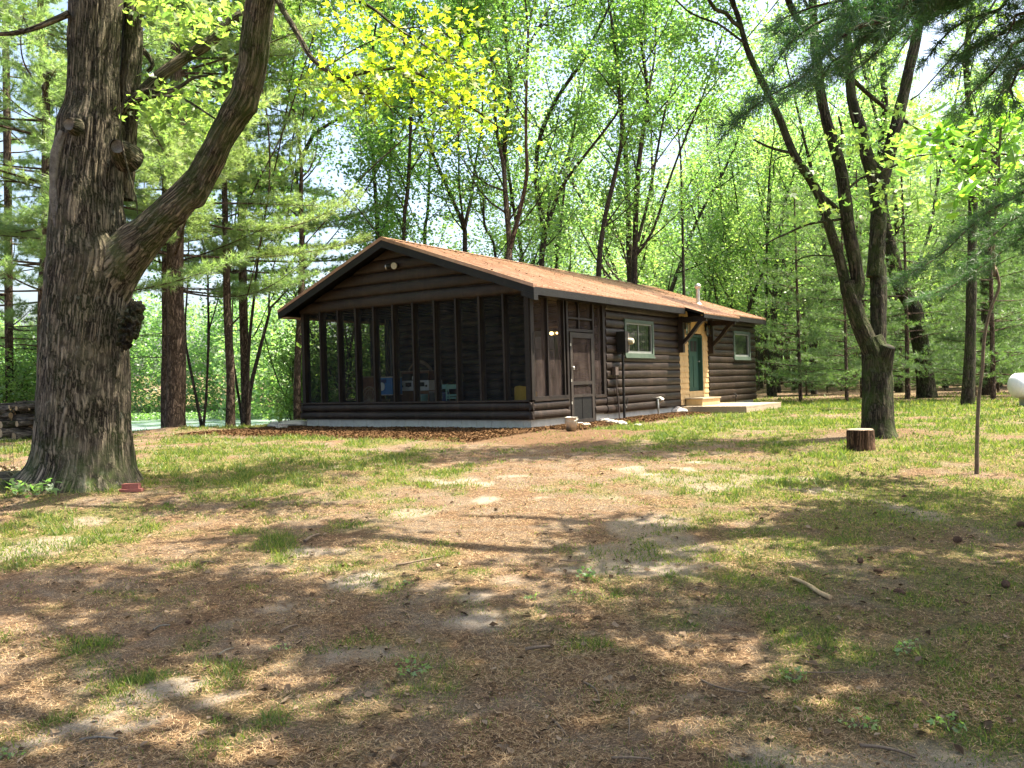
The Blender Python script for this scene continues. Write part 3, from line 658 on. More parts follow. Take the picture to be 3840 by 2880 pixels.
# door bay
rs = random.Random(4)
for (a, b) in ((DR[0]+.02, 8.38), (9.42, DR[1]-.02)):
    A = Acc()
    h = .19; r = 0
    while h < 2.74:
        x = a-(rs.random()*.1); 
        while x < b:
            wd = rs.uniform(.11, .22); x0, x1 = max(x, a), min(x+wd-.006, b); hb = h+rs.uniform(-.004, .004)
            if x1-x0 > .02:
                t1 = rs.uniform(-.044, -.036)
                A.add([(x0, t1, hb), (x1, t1, hb), (x1, -.018, hb+.17), (x0, -.018, hb+.17), (x0, -.0, hb), (x1, -.0, hb)], [(0,1,2,3),(0,4,5,1)])
            x += wd
        h += .158; r += 1
    A.build('shingle_panel', M['cream'], cabin)
A = Acc(); A.box(8.38, 9.42, -.03, .12, .385, .57); A.build('threshold', M['cream'], cabin)
A = Acc(); A.box(8.38, 8.44, -.05, .13, .575, 2.22); A.box(9.36, 9.42, -.05, .13, .575, 2.22); A.box(8.44, 9.36, -.048, .13, 2.16, 2.22); A.build('door_frame', M['green'], cabin)
A = Acc(); A.box(8.44, 9.36, .07, .115, .58, 2.155); gd = A.build('front_door', M['green'], cabin)
A = Acc()
for a, b in ((8.52, 8.86), (8.94, 9.28)): A.box(a, b, .056, .069, .68, 1.60)
A.build('panel', M['green'], gd)
for a in (8.54, 8.79, 9.04):
    A = Acc(); A.box(a, a+.19, .060, .0695, 1.74, 2.05); A.build('door_light', M['glass_dark'] if 'glass_dark' in M else M['black'], gd)
A = Acc(); tube(A, [(9.30, .068, 1.45), (9.30, .0, 1.45)], [.012, .028], 10, .02); A.build('handle', M['galv'], gd, True)
A = Acc(); A.box(8.35, 9.45, -.046, -.02, 2.26, 2.72); A.build('header_board', M['cream'], cabin)
# timber brackets carrying the canopy
for s in (7.62, 9.93):
    A = Acc(); A.box(s, s+.13, -.19, -.05, 1.68, 2.70); hb = roof_h2(-.86)-.075
    A.box(s+.01, s+.12, -.88, -.192, hb-.16, hb-.01)
    pts = [(-.13, 1.92), (-.30, 2.07), (-.47, 2.25), (-.63, 2.45), (-.78, hb-.10)]
    for (a, b), (c, d) in zip(pts[:-1], pts[1:]): A.beam((s+.065, a, b), (s+.065, c, d), .10, .13, up=(1,0,0))
    A.build('canopy_bracket', M['trim2'] if 'trim2' in M else M['log'], cabin)
# lanterns
for s in (8.12, 9.72):
    A = Acc(); A.box(s-.05, s+.05, -.055, -.04, 2.36, 2.62); A.box(s-.015, s+.015, -.15, -.055, 2.56, 2.585)
    A.add([(s-.075,-.075,2.53),(s+.075,-.075,2.53),(s+.075,-.225,2.53),(s-.075,-.225,2.53),(s,-.15,2.62)], [(0,1,4),(1,2,4),(2,3,4),(3,0,4)])
    A.box(s-.06, s+.06, -.21, -.09, 2.20, 2.22)
    for a, b in ((-.06,-.09),(.05,-.09),(-.06,-.20),(.05,-.20)): A.box(s+a, s+a+.012, b, b-.012, 2.22, 2.53)
    ln = A.build('wall_lantern', M['black'], cabin)
    A = Acc(); A.box(s-.045, s+.045, -.195, -.105, 2.225, 2.52); A.build('lantern_glass', M['glass'], ln)
# house number on the corner board
cu = bpy.data.curves.new('house_number', 'FONT'); cu.body = '0\n7\n4\n5\n2\n0'; cu.size = .095; cu.space_line = .80; cu.extrude = .004; cu.align_x = 'CENTER'
no = bpy.data.objects.new('house_number', cu); COL.objects.link(no); no.parent = cabin; no.location = (.10, -.018, 1.94); no.rotation_euler = (PI/2, 0, 0); text_to_mesh(no, 'house_number', M['black'])
# electric meter with conduits
A = Acc(); A.box(3.80, 3.96, -.30, -.06, 1.62, 2.14); mt = A.build('meter_box', M['black'], cabin)
A = Acc(); A.box(3.962, 4.10, -.26, -.06, 1.66, 2.10); A.build('meter_panel', M['meter'], mt)
A = Acc(); tube(A, [(4.03, -.26, 1.90), (4.03, -.30, 1.90), (4.03, -.38, 1.90), (4.03, -.41, 1.90)], [.085, .085, .075, .05], 20, 1, raw=True); A.build('meter_dial', M['lens'], mt, True)
A = Acc(); tube(A, [(3.92, -.16, 1.62), (3.92, -.16, -.05)], [.032, .032], 10, 2); tube(A, [(3.98, -.12, .9), (3.96, -.12, .5), (4.1, -.12, .25), (4.2, -.12, .5)], [.013]*4, 8, .1); A.build('conduit', M['black'], mt, True)
A = Acc(); A.box(3.52, 3.68, -.16, -.06, 1.08, 1.28); tube(A, [(3.66, -.10, 1.08), (3.68, -.10, .7), (3.74, -.10, .5), (3.78, -.10, -.05)], [.016]*4, 8, .1); A.build('junction_box', M['meter'], mt, False)
A = Acc(); tube(A, [(6.1, -.05, .42), (6.1, -.13, .43), (6.1, -.20, .37)], [.05, .065, .075], 12, .03); tube(A, [(6.02, -.10, .42), (6.0, -.12, .2), (6.02, -.12, 0)], [.03]*3, 8, .1); A.build('dryer_vent', M['galv'], cabin, True)
A = Acc(); tube(A, [(12.0, -.04, .38), (12.0, -.14, .38), (12.0, -.15, .30)], [.015, .015, .012], 8, .03); tube(A, [(11.9, -.1, .42), (12.1, -.1, .42)], [.012, .012], 8, .05); tube(A, [(12.05, -.1, .38), (12.05, -.1, .1)], [.01, .01], 6, .1); A.build('faucet', M['black'], cabin, True)
# lamp burning on the porch
w_, h_ = on_s(*C4(440, 340) if False else (1940+440/3.386, 1150+340/3.386), 3.12)
A = Acc(); A.box(3.16, 3.19, w_-.28, w_+.08, h_-.05, h_+.06); lp = A.build('porch_lamp', M['black'], cabin)
for dw, r in ((0, .035), (-.17, .022)):
    A = Acc(); tube(A, [(3.15, w_+dw, h_), (3.12, w_+dw, h_), (3.07, w_+dw, h_), (3.04, w_+dw, h_)], [r*.5, r, r, r*.4], 12, 1, raw=True); A.build('bulb', M['glow'], lp, True)
# deck and step by the green door
dk = empty('entry_deck', (*from_cabin(7.58, -.08), Z0), PI/2-_sa, 'low pale wooden entry deck on the ground below the green door', 'deck')
A = Acc()
for k in range(13): A.box(0, 3.15, -.0-k*.145, -.14-k*.145, .12+.002*(k%2), .165)
A.build('deck_boards', M['deckwood'], dk)
A = Acc(); A.box(.02, 3.13, -1.84, -1.878, -.15, .118); A.box(.0, .038, -.02, -1.84, -.15, .118); A.box(3.11, 3.148, -.02, -1.84, -.15, .118); A.build('deck_skirt', M['deckwood'], dk)
st = empty('door_step', (*from_cabin(8.0, -.05), Z0+.168), PI/2-_sa, 'cream wooden box step on the deck against the green door sill', 'step')
A = Acc(); A.box(.03, 1.42, -.02, -.50, 0, .18); A.build('riser', M['cream'], st)
A = Acc(); A.box(0, 1.45, 0, -.53, .182, .218); A.build('tread', M['deckwood'], st)
# leaves and needles caught on the roof
n = 900; S = rng.random(n)*(CL+.4)-.3; W_ = np.where(rng.random(n) < .75, -.3+rng.random(n)*(RW+.2), RW+rng.random(n)*3.2); xr, yr = from_cabin(S, W_); zr = Z0+np.array([roof_h2(q) for q in W_])+.024
A = Acc(); leafcards(A, np.stack([xr, yr, zr], -1), .02+.05*rng.random(n)**2, tints=rng.random(n)*.6, flat=.5); tag(A.build('roof_leaf_litter', M['dead_leaf']), 'scattered dry leaves and bits lying on the cabin roof', 'leaf litter', kind='stuff')
# ------------------------------------------------------------------ trees
def nrm(v): v = np.asarray(v, float); return v/(np.linalg.norm(v)+1e-9)
def leaves(acc, tips, per, sigma, size, rng, mi=0, tintc=0.5, lobed=False, droop=0.0):
    if len(tips) == 0: return
    T = np.repeat(np.array(tips), per, 0); n = len(T)
    off = rng.normal(size=(n, 3))*sigma*np.array([1, 1, .62]); C = T+off
    a = rng.normal(size=(n, 3)); a[:, 2] = a[:, 2]*.55-droop; a /= np.linalg.norm(a, axis=1, keepdims=True)
    b = np.cross(a, rng.normal(size=(n, 3))+np.array([0, 0, 1.6])); b /= (np.linalg.norm(b, axis=1, keepdims=True)+1e-9)
    s = (size*(0.65+0.7*rng.random(n)))[:, None]
    clump = np.repeat(rng.random(len(tips)), per)
    tint = np.clip(tintc+0.30*(clump-.5)+0.55*(rng.random(n)-.5), 0, 1)
    if not lobed:
        V = np.stack([C-a*s*.5, C+b*s*.30+a*s*.05, C+a*s*.5, C-b*s*.30+a*s*.05], 1).reshape(-1, 3)
        acc.add(V, np.arange(4*n).reshape(-1, 4), mi, None, np.repeat(tint, 4))
    elif lobed == 'long':
        up = np.cross(a, b); q = s*.05
        V = np.stack([C-a*s*.5, C-a*s*.15+b*s*.2+up*q, C+a*s*.2+b*s*.17+up*q, C+a*s*.5-up*q, C+a*s*.2-b*s*.17+up*q, C-a*s*.15-b*s*.2+up*q], 1).reshape(-1, 3)
        i = np.arange(n)[:, None]*6
        acc.add(V, np.concatenate([i, i+1, i+2, i+3], 1), mi, None, np.repeat(tint, 6)); s0 = acc.n-len(V)
        acc.f.append((np.concatenate([i, i+3, i+4, i+5], 1)+s0, mi, None))
    else:      # five-lobed leaf: three crossing slim diamonds in one plane
        for ang, ls, ws in ((0, .5, .17), (.85, .36, .13), (-.85, .36, .13)):
            d = a*math.cos(ang)+b*math.sin(ang); e = -a*math.sin(ang)+b*math.cos(ang); o = C-a*s*.2
            V = np.stack([o-d*s*.06, o+d*s*ls*.75+e*s*ws, o+d*s*ls*1.7, o+d*s*ls*.75-e*s*ws], 1).reshape(-1, 3)
            acc.add(V, np.arange(4*n).reshape(-1, 4), mi, None, np.repeat(tint, 4))
def grow(acc, tips, P, R, rng, nb, L, t0=.3, a0=.45, a1=.95, lev=1, rise=.35, sides=5, mi=0, flat=1.0):
    n = len(P); T = np.gradient(P, axis=0)
    for k in range(nb):
        t = t0+(1-t0)*(k+rng.random())/nb; i = min(n-1, int(t*(n-1))); tt = nrm(T[i])
        p = rng.normal(size=3); p[2] *= flat; p = nrm(p-tt*np.dot(p, tt)); a = rng.uniform(a0, a1)
        d = nrm(tt*math.cos(a)+p*math.sin(a)); l = L*(1-.5*t)*rng.uniform(.6, 1.25)
        r0 = min(R[i]*.55, .012*l+.004); w = rng.normal(size=3)*.10*l
        u = np.linspace(0, 1, 5)[:, None]
        Q = P[i]+d*l*u+np.array([0, 0, rise*l])*u**2*.5+w*np.sin(u*PI)*.6
        tube(acc, Q, np.linspace(r0, r0*.25+.002, 5), sides, 1, raw=True, cap=False, mi=mi)
        if lev > 0: grow(acc, tips, Q, np.linspace(r0, r0*.3, 5), rng, rng.integers(4, 7), l*.5, .25, .5, 1.1, lev-1, rise*.5, 3, mi)
        else:
            for q in (.4, .7, 1.0): tips.append(P[i]+d*l*q+np.array([0, 0, rise*l])*q**2*.5)
        if lev > 0: tips.append(Q[-1])
def extend(P, R, zt, rng, lean=None):
    """carry a stem on above the top of the picture"""
    P = [np.array(p) for p in P]; d = nrm(P[-1]-P[-2]); R = list(R)
    while P[-1][2] < zt:
        d = nrm(d+rng.normal(size=3)*.10+np.array([0, 0, .12])); P.append(P[-1]+d*1.6); R.append(max(R[-1]*.80, .02))
    return np.array(P), np.array(R)
TREES = []
def stem_px(pts, conv, depth, w0, w1, srcscale, dj=0.0, rng=None, ground=True):
    out = []
    for k, (x, y) in enumerate(pts):
        u, v = conv(x, y); q = at(u, v, depth+dj*k/(max(1, len(pts)-1))); out.append(q)
    if ground:
        b = out[0].copy(); b[2] = gz(b[0], b[1])-.06
        if out[0][2]-b[2] > .35: out.insert(0, b)
        else: out[0] = b
    f = depth/FPX/srcscale/2
    return np.array(out), np.linspace(w0, w1, len(out))*f
def bark_disp(amp=.02, fu=10, fv=1.5, flare=.35, fh=.35, seed=1, lobes=5, big=.04, z0=None):
    def f(rr, th, ln, P):
        r = rr.mean()
        n = vnoise(np.cos(th)*r*fu, np.sin(th)*r*fu, ln*fv, seed); n2 = vnoise(np.cos(th)*r*fu*2.3, np.sin(th)*r*fu*2.3, ln*fv*2.6, seed+3)
        n3 = vnoise(np.cos(th)*1.3, np.sin(th)*1.3, ln*.9, seed+9)
        h = ln
        lob = .5+.5*np.cos(th*lobes+seed+1.5*np.sin(th*2+seed))
        return rr*(1+flare*np.exp(-h/fh)*(.35+.65*lob))+amp*(np.abs(2*n-1)*1.2-.5)*1.0+amp*.5*(n2-.5)+(n3-.5)*big
    return f
def make_tree(name, label, stems, leafmat, barkmat, seed, loc, nb=12, L=3.0, per=18, size=.14, sigma=.33, zt=15, t0=.28, sides=9, extra_tips=(), tintc=.5, nbark=None, group=None, cat='tree', lev=1, ext=True, rise=.35):
    rng = np.random.default_rng(seed); W = Acc(); tips = list(extra_tips)
    for k, (P, R) in enumerate(stems):
        if ext and k in (nbark if nbark is not None else range(len(stems))): P, R = extend(P, R, zt*rng.uniform(.85, 1.1), rng)
        Pd, Rd = smooth_path(P, R, .35)
        tube(W, Pd, Rd, sides, 1, raw=True, disp=bark_disp(Rd[0]*.10, 9, 1.5, .3 if k == 0 else 0, .3, seed+k, 4, Rd[0]*.15), cap=False)
        grow(W, tips, Pd, Rd, rng, nb, L, t0, lev=lev, rise=rise)
    loc = np.array([loc[0], loc[1], loc[2]])
    for v in W.v: v -= loc
    root = empty(name, loc, 0, label, cat, group)
    W.build('trunk', M[barkmat], root, True)
    Cn = Acc(); leaves(Cn, [np.array(q)-loc for q in tips], per, sigma, size, rng, tintc=tintc)
    Cn.build('crown', M[leafmat], root)
    return root
def base_of(P): return (P[0][0], P[0][1], P[0][2]+.05)

# ---- the big oak on the left
g_ = ground_at(*DD(185, 1052)); DO = float(g_[1])+.45
rows = [(1062, 55, 300), (1040, 66, 292), (1000, 79, 284), (950, 80, 283), (900, 81, 281), (800, 86, 279), (700, 92, 279), (640, 97, 284), (600, 101, 290), (560, 105, 292), (520, 108, 276), (450, 112, 268), (380, 117, 266), (320, 122, 268), (270, 128, 268), (230, 143, 262), (150, 148, 258), (80, 150, 262), (0, 151, 268), (-80, 153, 270), (-200, 160, 268)]
P = []; R = []
for y, a, b in rows:
    P.append(at((a+b)/2*1.736, y*1.736, DO)); R.append((b-a)*1.736/2/FPX*DO)
P = np.array(P); R = np.array(R)*.965; P[0][2] = gz(P[0][0], P[0][1])-.08
R[0] *= .93; R[1] *= .95
oak_base = np.array([P[2][0], P[2][1], gz(P[2][0], P[2][1])])
oak = empty('oak_tree', oak_base, 0, 'huge old oak with furrowed bark, burls and one big limb arching right', 'tree')
W = Acc(); rngo = np.random.default_rng(5)
P2, R2 = smooth_path(P, R, .035)
Pt, Rt = extend(P2[-2:], R2[-2:], 11, rngo)
def oakdisp(rr, th, ln, P):
    f = bark_disp(.024, 19, 2.6, .0, .3, 3, 6, .04)(rr, th, ln, P)
    lob = np.exp(3.2*(np.cos(th*1-2.2)-1))+.85*np.exp(5*(np.cos(th-.3)-1))+.6*np.exp(4*(np.cos(th+1.4)-1))+.5*np.exp(5*(np.cos(th-3.6)-1))
    f = f-.02+.36*np.exp(-ln/.16)*lob+.05*np.exp(-ln/.6)*lob
    return f
tint = None
s0 = W.n; tube(W, P2, R2, 220, 1, raw=True, disp=oakdisp, cap=False)
zz = W.v[-1][:, 2]-oak_base[2]
W.t[-1] = 1.0*np.exp(-np.maximum(zz, 0)/.35)+.25
tube(W, Pt, Rt, 24, 1, raw=True, disp=bark_disp(.02, 8, 1.5, 0, .3, 4, 5, .03), cap=False)
def DP(pts, d, dj=0): return np.array([at(x*1.736, y*1.736, d+dj*k/(len(pts)-1)) for k, (x, y) in enumerate(pts)])
def wr(w, d): return np.array(w)*1.736/2/FPX*d
# second stem rising behind
Q = DP([(262, 430), (268, 330), (276, 220), (284, 110), (285, 0), (284, -150)], DO+.35); qr = wr([50, 52, 50, 46, 44, 40], DO)
tube(W, Q, qr, 60, .05, disp=bark_disp(.018, 12, 2, 0, .3, 7, 5, .03), cap=False); stem2 = extend(Q, qr, 11, rngo)
# big limb
Q = DP([(200, 665), (238, 592), (290, 530), (338, 485), (383, 440), (426, 396), (455, 347), (478, 297), (507, 245), (531, 198), (545, 150), (550, 99), (556, 50), (563, 0), (574, -80)], DO+.02, -.95)
qr = wr([120, 112, 92, 72, 64, 60, 54, 54, 58, 54, 54, 58, 56, 56, 48], DO)
tube(W, Q, qr, 90, .035, disp=bark_disp(.017, 20, 2.8, 0, .3, 12, 5, .035), cap=False)
lk = len(W.v)-1; limb = extend(Q, qr, 10, rngo)
tube(W, limb[0][len(Q)-1:], limb[1][len(Q)-1:], 16, .3, cap=False)
W.t[-2] = np.full(len(W.v[-2]), .8)
# knobs where limbs were lost
def knob(acc, c, r, seed, sx=1, sz=1, rough=.25, mi=0, n=28):
    th = np.linspace(0, 2*PI, n, endpoint=False); ph = np.linspace(0, PI, n//2+1); TH, PH = np.meshgrid(th, ph)
    X_ = np.sin(PH)*np.cos(TH); Y_ = np.sin(PH)*np.sin(TH); Z_ = np.cos(PH)
    rr = r*(1+rough*(fbm(X_*3+seed, Y_*3, Z_*3, oct=3, seed=seed)-.5)*2)
    V = np.stack([c[0]+X_*rr*sx, c[1]+Y_*rr, c[2]+Z_*rr*sz], -1); m = len(ph)
    i = np.arange(m-1)[:, None]; j = np.arange(n)[None, :]
    acc.add(V.reshape(-1, 3), np.stack([i*n+j, (i+1)*n+j, (i+1)*n+(j+1) % n, i*n+(j+1) % n], -1).reshape(-1, 4), mi, None, .3)
for x, y, amp, sig, dd in ((566, 240, .13, .13, -.62), (556, 252, .07, .12, -.6), (500, 354, .14, .085, -.5), (455, 440, .13, .15, -.38), (438, 458, .11, .12, -.36), (400, 478, .06, .12, -.3), (520, 175, .05, .12, -.7), (330, 500, .05, .15, -.2)):
    c = at(x*1.736, y*1.736, DO+dd); v = W.v[lk]; k = int(np.argmin(np.linalg.norm(Q-c, axis=1))); dr = c-Q[k]; dr[1] *= .4; dr = nrm(dr)
    w_ = np.exp(-(np.linalg.norm(v-c, axis=1)/sig)**2)*(1+.35*(fbm(v[:, 0]*14, v[:, 1]*14, v[:, 2]*14, oct=2, seed=3)-.5)); W.v[lk] = v+dr*(amp*w_)[:, None]
# side branches near the fork
for pts, w, dd, dj in (([(262, 235), (300, 210), (345, 165), (400, 125), (450, 95), (500, 45), (540, 25)], [34, 32, 28, 26, 26, 22, 20], .3, .3),
                       ([(262, 245), (285, 215), (320, 196), (350, 200), (385, 190), (420, 168), (460, 163)], [18, 16, 12, 14, 10, 8, 5], .2, -.3),
                       ([(272, 225), (310, 212), (360, 208), (400, 216), (440, 240), (465, 257)], [8, 7, 7, 6, 5, 5], .1, -.4),
                       ([(300, 100), (318, 118), (330, 140), (318, 155)], [12, 12, 8, 8], .6, 0),
                       ([(-30, 75), (40, 70), (90, 55), (150, 30)], [6, 10, 12, 16], -.3, 0)):
    tube(W, DP(pts, DO+dd, dj), wr(w, DO), 14, .06, disp=bark_disp(.005, 12, 3, 0, .3, 5, 4, .02), cap=False)
# branch that carries the yellow-green spray
ytips = []; DY = DO-.9
ypaths = [([(590, -20), (612, 22), (640, 68), (668, 118), (700, 148), (742, 172), (765, 160), (790, 156)], 13, 9), ([(742, 172), (752, 190), (775, 200), (800, 203)], 8, 4),
          ([(790, 156), (850, 148), (905, 160), (960, 190), (1010, 225), (1060, 262), (1085, 280)], 8, 3), ([(850, 148), (900, 180), (950, 210), (985, 240)], 5, 2),
          ([(620, -60), (720, -20), (800, 15), (860, 62), (920, 100), (990, 150)], 9, 3), ([(860, 62), (930, 60), (990, 90)], 4, 2), ([(765, 160), (800, 195), (840, 230), (850, 250)], 4, 2),
          ([(700, 148), (760, 110), (800, 90), (850, 70)], 4, 2), ([(905, 160), (940, 130), (980, 120), (1010, 130)], 4, 2), ([(960, 190), (1000, 250), (990, 300)], 3, 2)]
for pts, a, b in ypaths:
    Q = DP(pts, DY, -.5); tube(W, Q, wr(np.linspace(a, b, len(pts)), DY), 8, .08, disp=None, cap=False)
    Qd, _ = smooth_path(Q, np.ones(len(Q)), .12)
    if a < 12:
        for q in Qd: ytips += [q+rngo.normal(size=3)*np.array([.22, .35, .16])]*1
    tw = []; grow(W, tw, Qd, np.full(len(Qd), .012), rngo, max(4, int(len(Qd)*.45)), .75, .1 if a < 12 else .75, .4, 1.2, 0, .0, 3); ytips += tw
tips = []
for (Pq, Rq), nb in (((Pt, Rt), 14), (stem2, 12), (limb, 12)):
    Pd, Rd = smooth_path(Pq, Rq, .3); grow(W, tips, Pd, Rd, rngo, nb, 3.6, .55, lev=1)
tips = [q for q in tips if q[2] > 5.4 or q[0] < -4]
near_oak = []
for x, y, s_, n_ in ((400, 20, 60, 26), (440, 60, 50, 16), (330, 10, 40, 10), (420, 210, 60, 18), (460, 195, 40, 10), (380, 235, 50, 14), (20, 10, 30, 8), (560, 30, 40, 6), (300, 240, 40, 8), (410, 275, 30, 5)):
    for k in range(n_): near_oak.append(at((x+rngo.normal()*s_)*1.736, (y+rngo.normal()*s_*.45)*1.736, DO+.2+rngo.normal()*.4))
for v in W.v: v -= oak_base
W.build('trunk', M['oak_bark'], oak, True)
Cn = Acc(); leaves(Cn, [q-oak_base for q in tips], 14, .35, .16, rngo, lobed=True); leaves(Cn, [q-oak_base for q in near_oak], 7, .14, .13, rngo, lobed=True, tintc=.8); Cn.build('crown', M['leaf_green'], oak)
Cn = Acc(); leaves(Cn, [q-oak_base for q in ytips], 6, .16, .10, rngo, lobed=True, tintc=.42); tag(Cn.build('leaf_spray', M['leaf_oak_backlit'], oak), 'spray of sunlit yellow green oak leaves')
# burl and cut stubs
A = Acc()
for x, y, r in ((282, 690, .17), (275, 720, .13), (292, 668, .12), (268, 740, .10), (285, 715, .11)): knob(A, at(x*1.736, y*1.736, DO-.28)-oak_base, r*.85, int(x+y), .9, 1.1, .8, n=44)
A.build('burl', M['limb_bark'], oak, False)
M['cutwood'] = mat_mottle('weathered_cut_wood', (0.03,0.026,0.022), (0.19,0.17,0.14), 11, 0.9, bump=.8)
for x, y, r, dx in ((152, 268, .075, -.25), (248, 316, .085, .35)):
    c = at(x*1.736, y*1.736, DO-.50)-oak_base; A = Acc()
    tube(A, [c+np.array([0, .38, -.05]), c+np.array([0, .12, 0]), c+np.array([dx*.08, 0, 0])], [r*2.3, r*1.5, r], 20, .05, disp=bark_disp(.012, 12, 3, 0, .3, 5, 4, .01), cap=False)
    c2 = c+np.array([dx*.08, -.0, 0]); th = np.linspace(0, 2*PI, 20, endpoint=False)
    V = [c2+np.array([math.cos(q)*r*.95, .01, math.sin(q)*r*.95]) for q in th]+[c2+np.array([math.cos(q)*r*.55, .03, math.sin(q)*r*.5]) for q in th]+[c2+np.array([0, .05, 0])]
    A.add(V, [(k, (k+1) % 20, 20+(k+1) % 20, 20+k) for k in range(20)], 1); A.add(V, [(20+k, 20+(k+1) % 20, 40) for k in range(20)], 1)
    A.build('cut_stub', [M['oak_bark'], M['cutwood']], oak, True)
A = Acc(); c = DP([(138, 285), (122, 330), (116, 400), (124, 470), (132, 530), (118, 570)], DO-.36)-oak_base
tube(A, c, wr([14, 20, 14, 17, 22, 16], DO), 24, .04, disp=bark_disp(.014, 18, 3.5, 0, .3, 8, 4, .05)); A.build('dead_limb_scar', M['cutwood'], oak, True)
# ---- hanging vine from the side branch
A = Acc(); v0 = DP([(262, 235), (260, 285), (268, 330), (283, 390), (294, 430), (297, 462)], DO-.72); tube(A, v0, wr([3, 4, 4, 3, 4, 2], DO), 6, .06)
tag(A.build('hanging_vine', M['limb_bark']), 'thin dark vine dangling beside the big oak trunk', 'vine')

# ---- measured trees, each with its own stems: (name, label, stems[(conv, pts, w0, w1, scale)], depth, leaf, bark, kwargs)
S5, S6, S7, S8, S3 = 1.3825, 1.4425, 1.6588, 2.2125, 1.7464
def px_tree(name, label, d, stems, leaf='leaf_green', bark='wood_bark', seed=1, **kw):
    st = []
    for k, (cv, sc_, pts, w0, w1, dj) in enumerate(stems):
        st.append(stem_px(pts, cv, d, w0, w1, sc_, dj, ground=(k == 0)))
    kw.setdefault('per', 27); kw.setdefault('size', .075+.0021*d); kw.setdefault('zt', 10.5+.25*d)
    return make_tree(name, label, st, leaf, bark, seed, base_of(st[0][0]), **kw)
px_tree('hardwood_tree', 'slim straight trunk rising just behind the cabin gable peak', 30, [(C5, S5, [(575,1230),(560,950),(540,650),(535,500)], 24, 16, 0)], seed=1)
px_tree('hardwood_tree', 'thin trunk second from the gable peak behind the roof', 34, [(C5, S5, [(622,1230),(635,950),(650,600),(655,450)], 18, 13, 0)], seed=2)
px_tree('hardwood_tree', 'slender trunk with high side fork behind the front of the roof', 28, [(C5, S5, [(712,1250),(735,950),(750,560),(752,400)], 24, 15, 0), (C5, S5, [(742,760),(790,620),(830,560)], 10, 7, 1)], seed=3)
px_tree('hardwood_tree', 'Y shaped tree with long left leaning stem behind the roof', 30, [(C5, S5, [(1028,1310),(1025,1185),(965,1040),(870,820),(812,660)], 30, 16, 1), (C5, S5, [(1025,1185),(1065,1000),(1080,860)], 22, 14, 1), (C5, S5, [(1025,1185),(1000,980),(995,760)], 14, 10, -1)], seed=4, nb=9)
px_tree('hardwood_tree', 'pale barked twin trunk tree behind the middle of the roof', 27, [(C5, S5, [(1250,1360),(1260,1280),(1240,1050),(1230,880)], 40, 22, 1), (C5, S5, [(1262,1290),(1320,1060),(1350,900),(1345,760)], 26, 18, -1)], seed=5, bark='pine_bark', nb=8)
px_tree('hardwood_tree', 'tall dark forked trunk high above the middle of the roof', 28.5, [(C5, S5, [(1262,1300),(1232,900),(1240,640),(1262,430),(1245,250),(1225,0)], 28, 18, 0), (C5, S5, [(1262,430),(1340,270),(1440,90),(1480,0)], 18, 12, 1)], seed=6)
px_tree('hardwood_tree', 'multi stemmed tree fanning out to the right above the roof', 31, [(C5, S5, [(1425,1390),(1440,1210),(1400,960),(1410,740),(1500,520),(1650,300),(1700,190)], 34, 16, 1), (C5, S5, [(1440,1210),(1520,990),(1600,870),(1750,680),(1810,600)], 24, 10, -1), (C5, S5, [(1440,1210),(1480,1000),(1560,800),(1610,600)], 14, 8, 2)], seed=7, nb=9)
px_tree('hardwood_tree', 'dark slightly leaning trunk behind the right half of the roof', 29, [(C5, S5, [(1722,1460),(1745,1180),(1800,930),(1840,720),(1830,520),(1800,200),(1770,0)], 32, 12, 0), (C5, S5, [(1745,1180),(1850,1040)], 12, 6, 0)], seed=8, nb=11)
px_tree('hardwood_tree', 'tall many limbed tree with stems spreading above the window wall', 30, [(C5, S5, [(1908,1480),(1912,1200),(1925,900),(1955,650),(1975,480),(1940,200),(1935,0)], 36, 14, 0), (C5, S5, [(1912,1330),(2000,1200),(2100,900),(2200,640),(2260,500)], 16, 8, -1), (C5, S5, [(1925,1250),(1985,1000),(2060,600),(2100,450)], 18, 8, 1), (C5, S5, [(1970,520),(2010,300),(2020,100)], 14, 8, 1)], seed=9, nb=10)
px_tree('hardwood_tree', 'thin trunk left of the flue pipe beyond the roof', 36, [(C5, S5, [(2165,1570),(2160,1380),(2150,900)], 18, 12, 0)], seed=10)
px_tree('hardwood_tree', 'dark crooked tree left of the gable forking at mid height', 33, [(C5, S5, [(185,1450),(180,1100),(150,920),(200,780),(240,700),(330,640)], 34, 18, 0), (C5, S5, [(150,950),(120,850),(130,750)], 16, 10, 0)], seed=11)
px_tree('hardwood_tree', 'slim dim trunk between the slender and the Y shaped trees', 37, [(C5, S5, [(820,1290),(835,1100),(850,800)], 22, 14, 0), (C5, S5, [(822,1240),(760,1120)], 10, 6, 0)], seed=12)
px_tree('hardwood_tree', 'thin left leaning trunk beside the pale twin trunk', 33, [(C5, S5, [(1190,1350),(1130,1170),(1120,1000)], 16, 12, 0)], seed=13)
px_tree('hardwood_tree', 'thin double stemmed tree between the red barked pine and the straight trunk', 24.5, [(C8, S8, [(690,1570),(715,1300),(735,800),(730,500),(720,200)], 28, 16, 0), (C8, S8, [(680,1565),(640,1350),(570,1000),(545,870),(540,700)], 30, 16, 1), (C8, S8, [(735,760),(800,540),(850,380)], 12, 8, 0)], seed=14, nb=9, tintc=.4)
px_tree('hardwood_tree', 'straight medium trunk standing alone at the bank left of the porch', 23, [(C8, S8, [(915,1570),(915,1100),(890,600),(880,100),(870,-200)], 80, 52, 0), (C8, S8, [(890,160),(940,30)], 20, 14, 0), (C8, S8, [(930,700),(990,640),(1040,520)], 16, 8, 0)], seed=15, bark='pine_bark', nb=11, t0=.45)
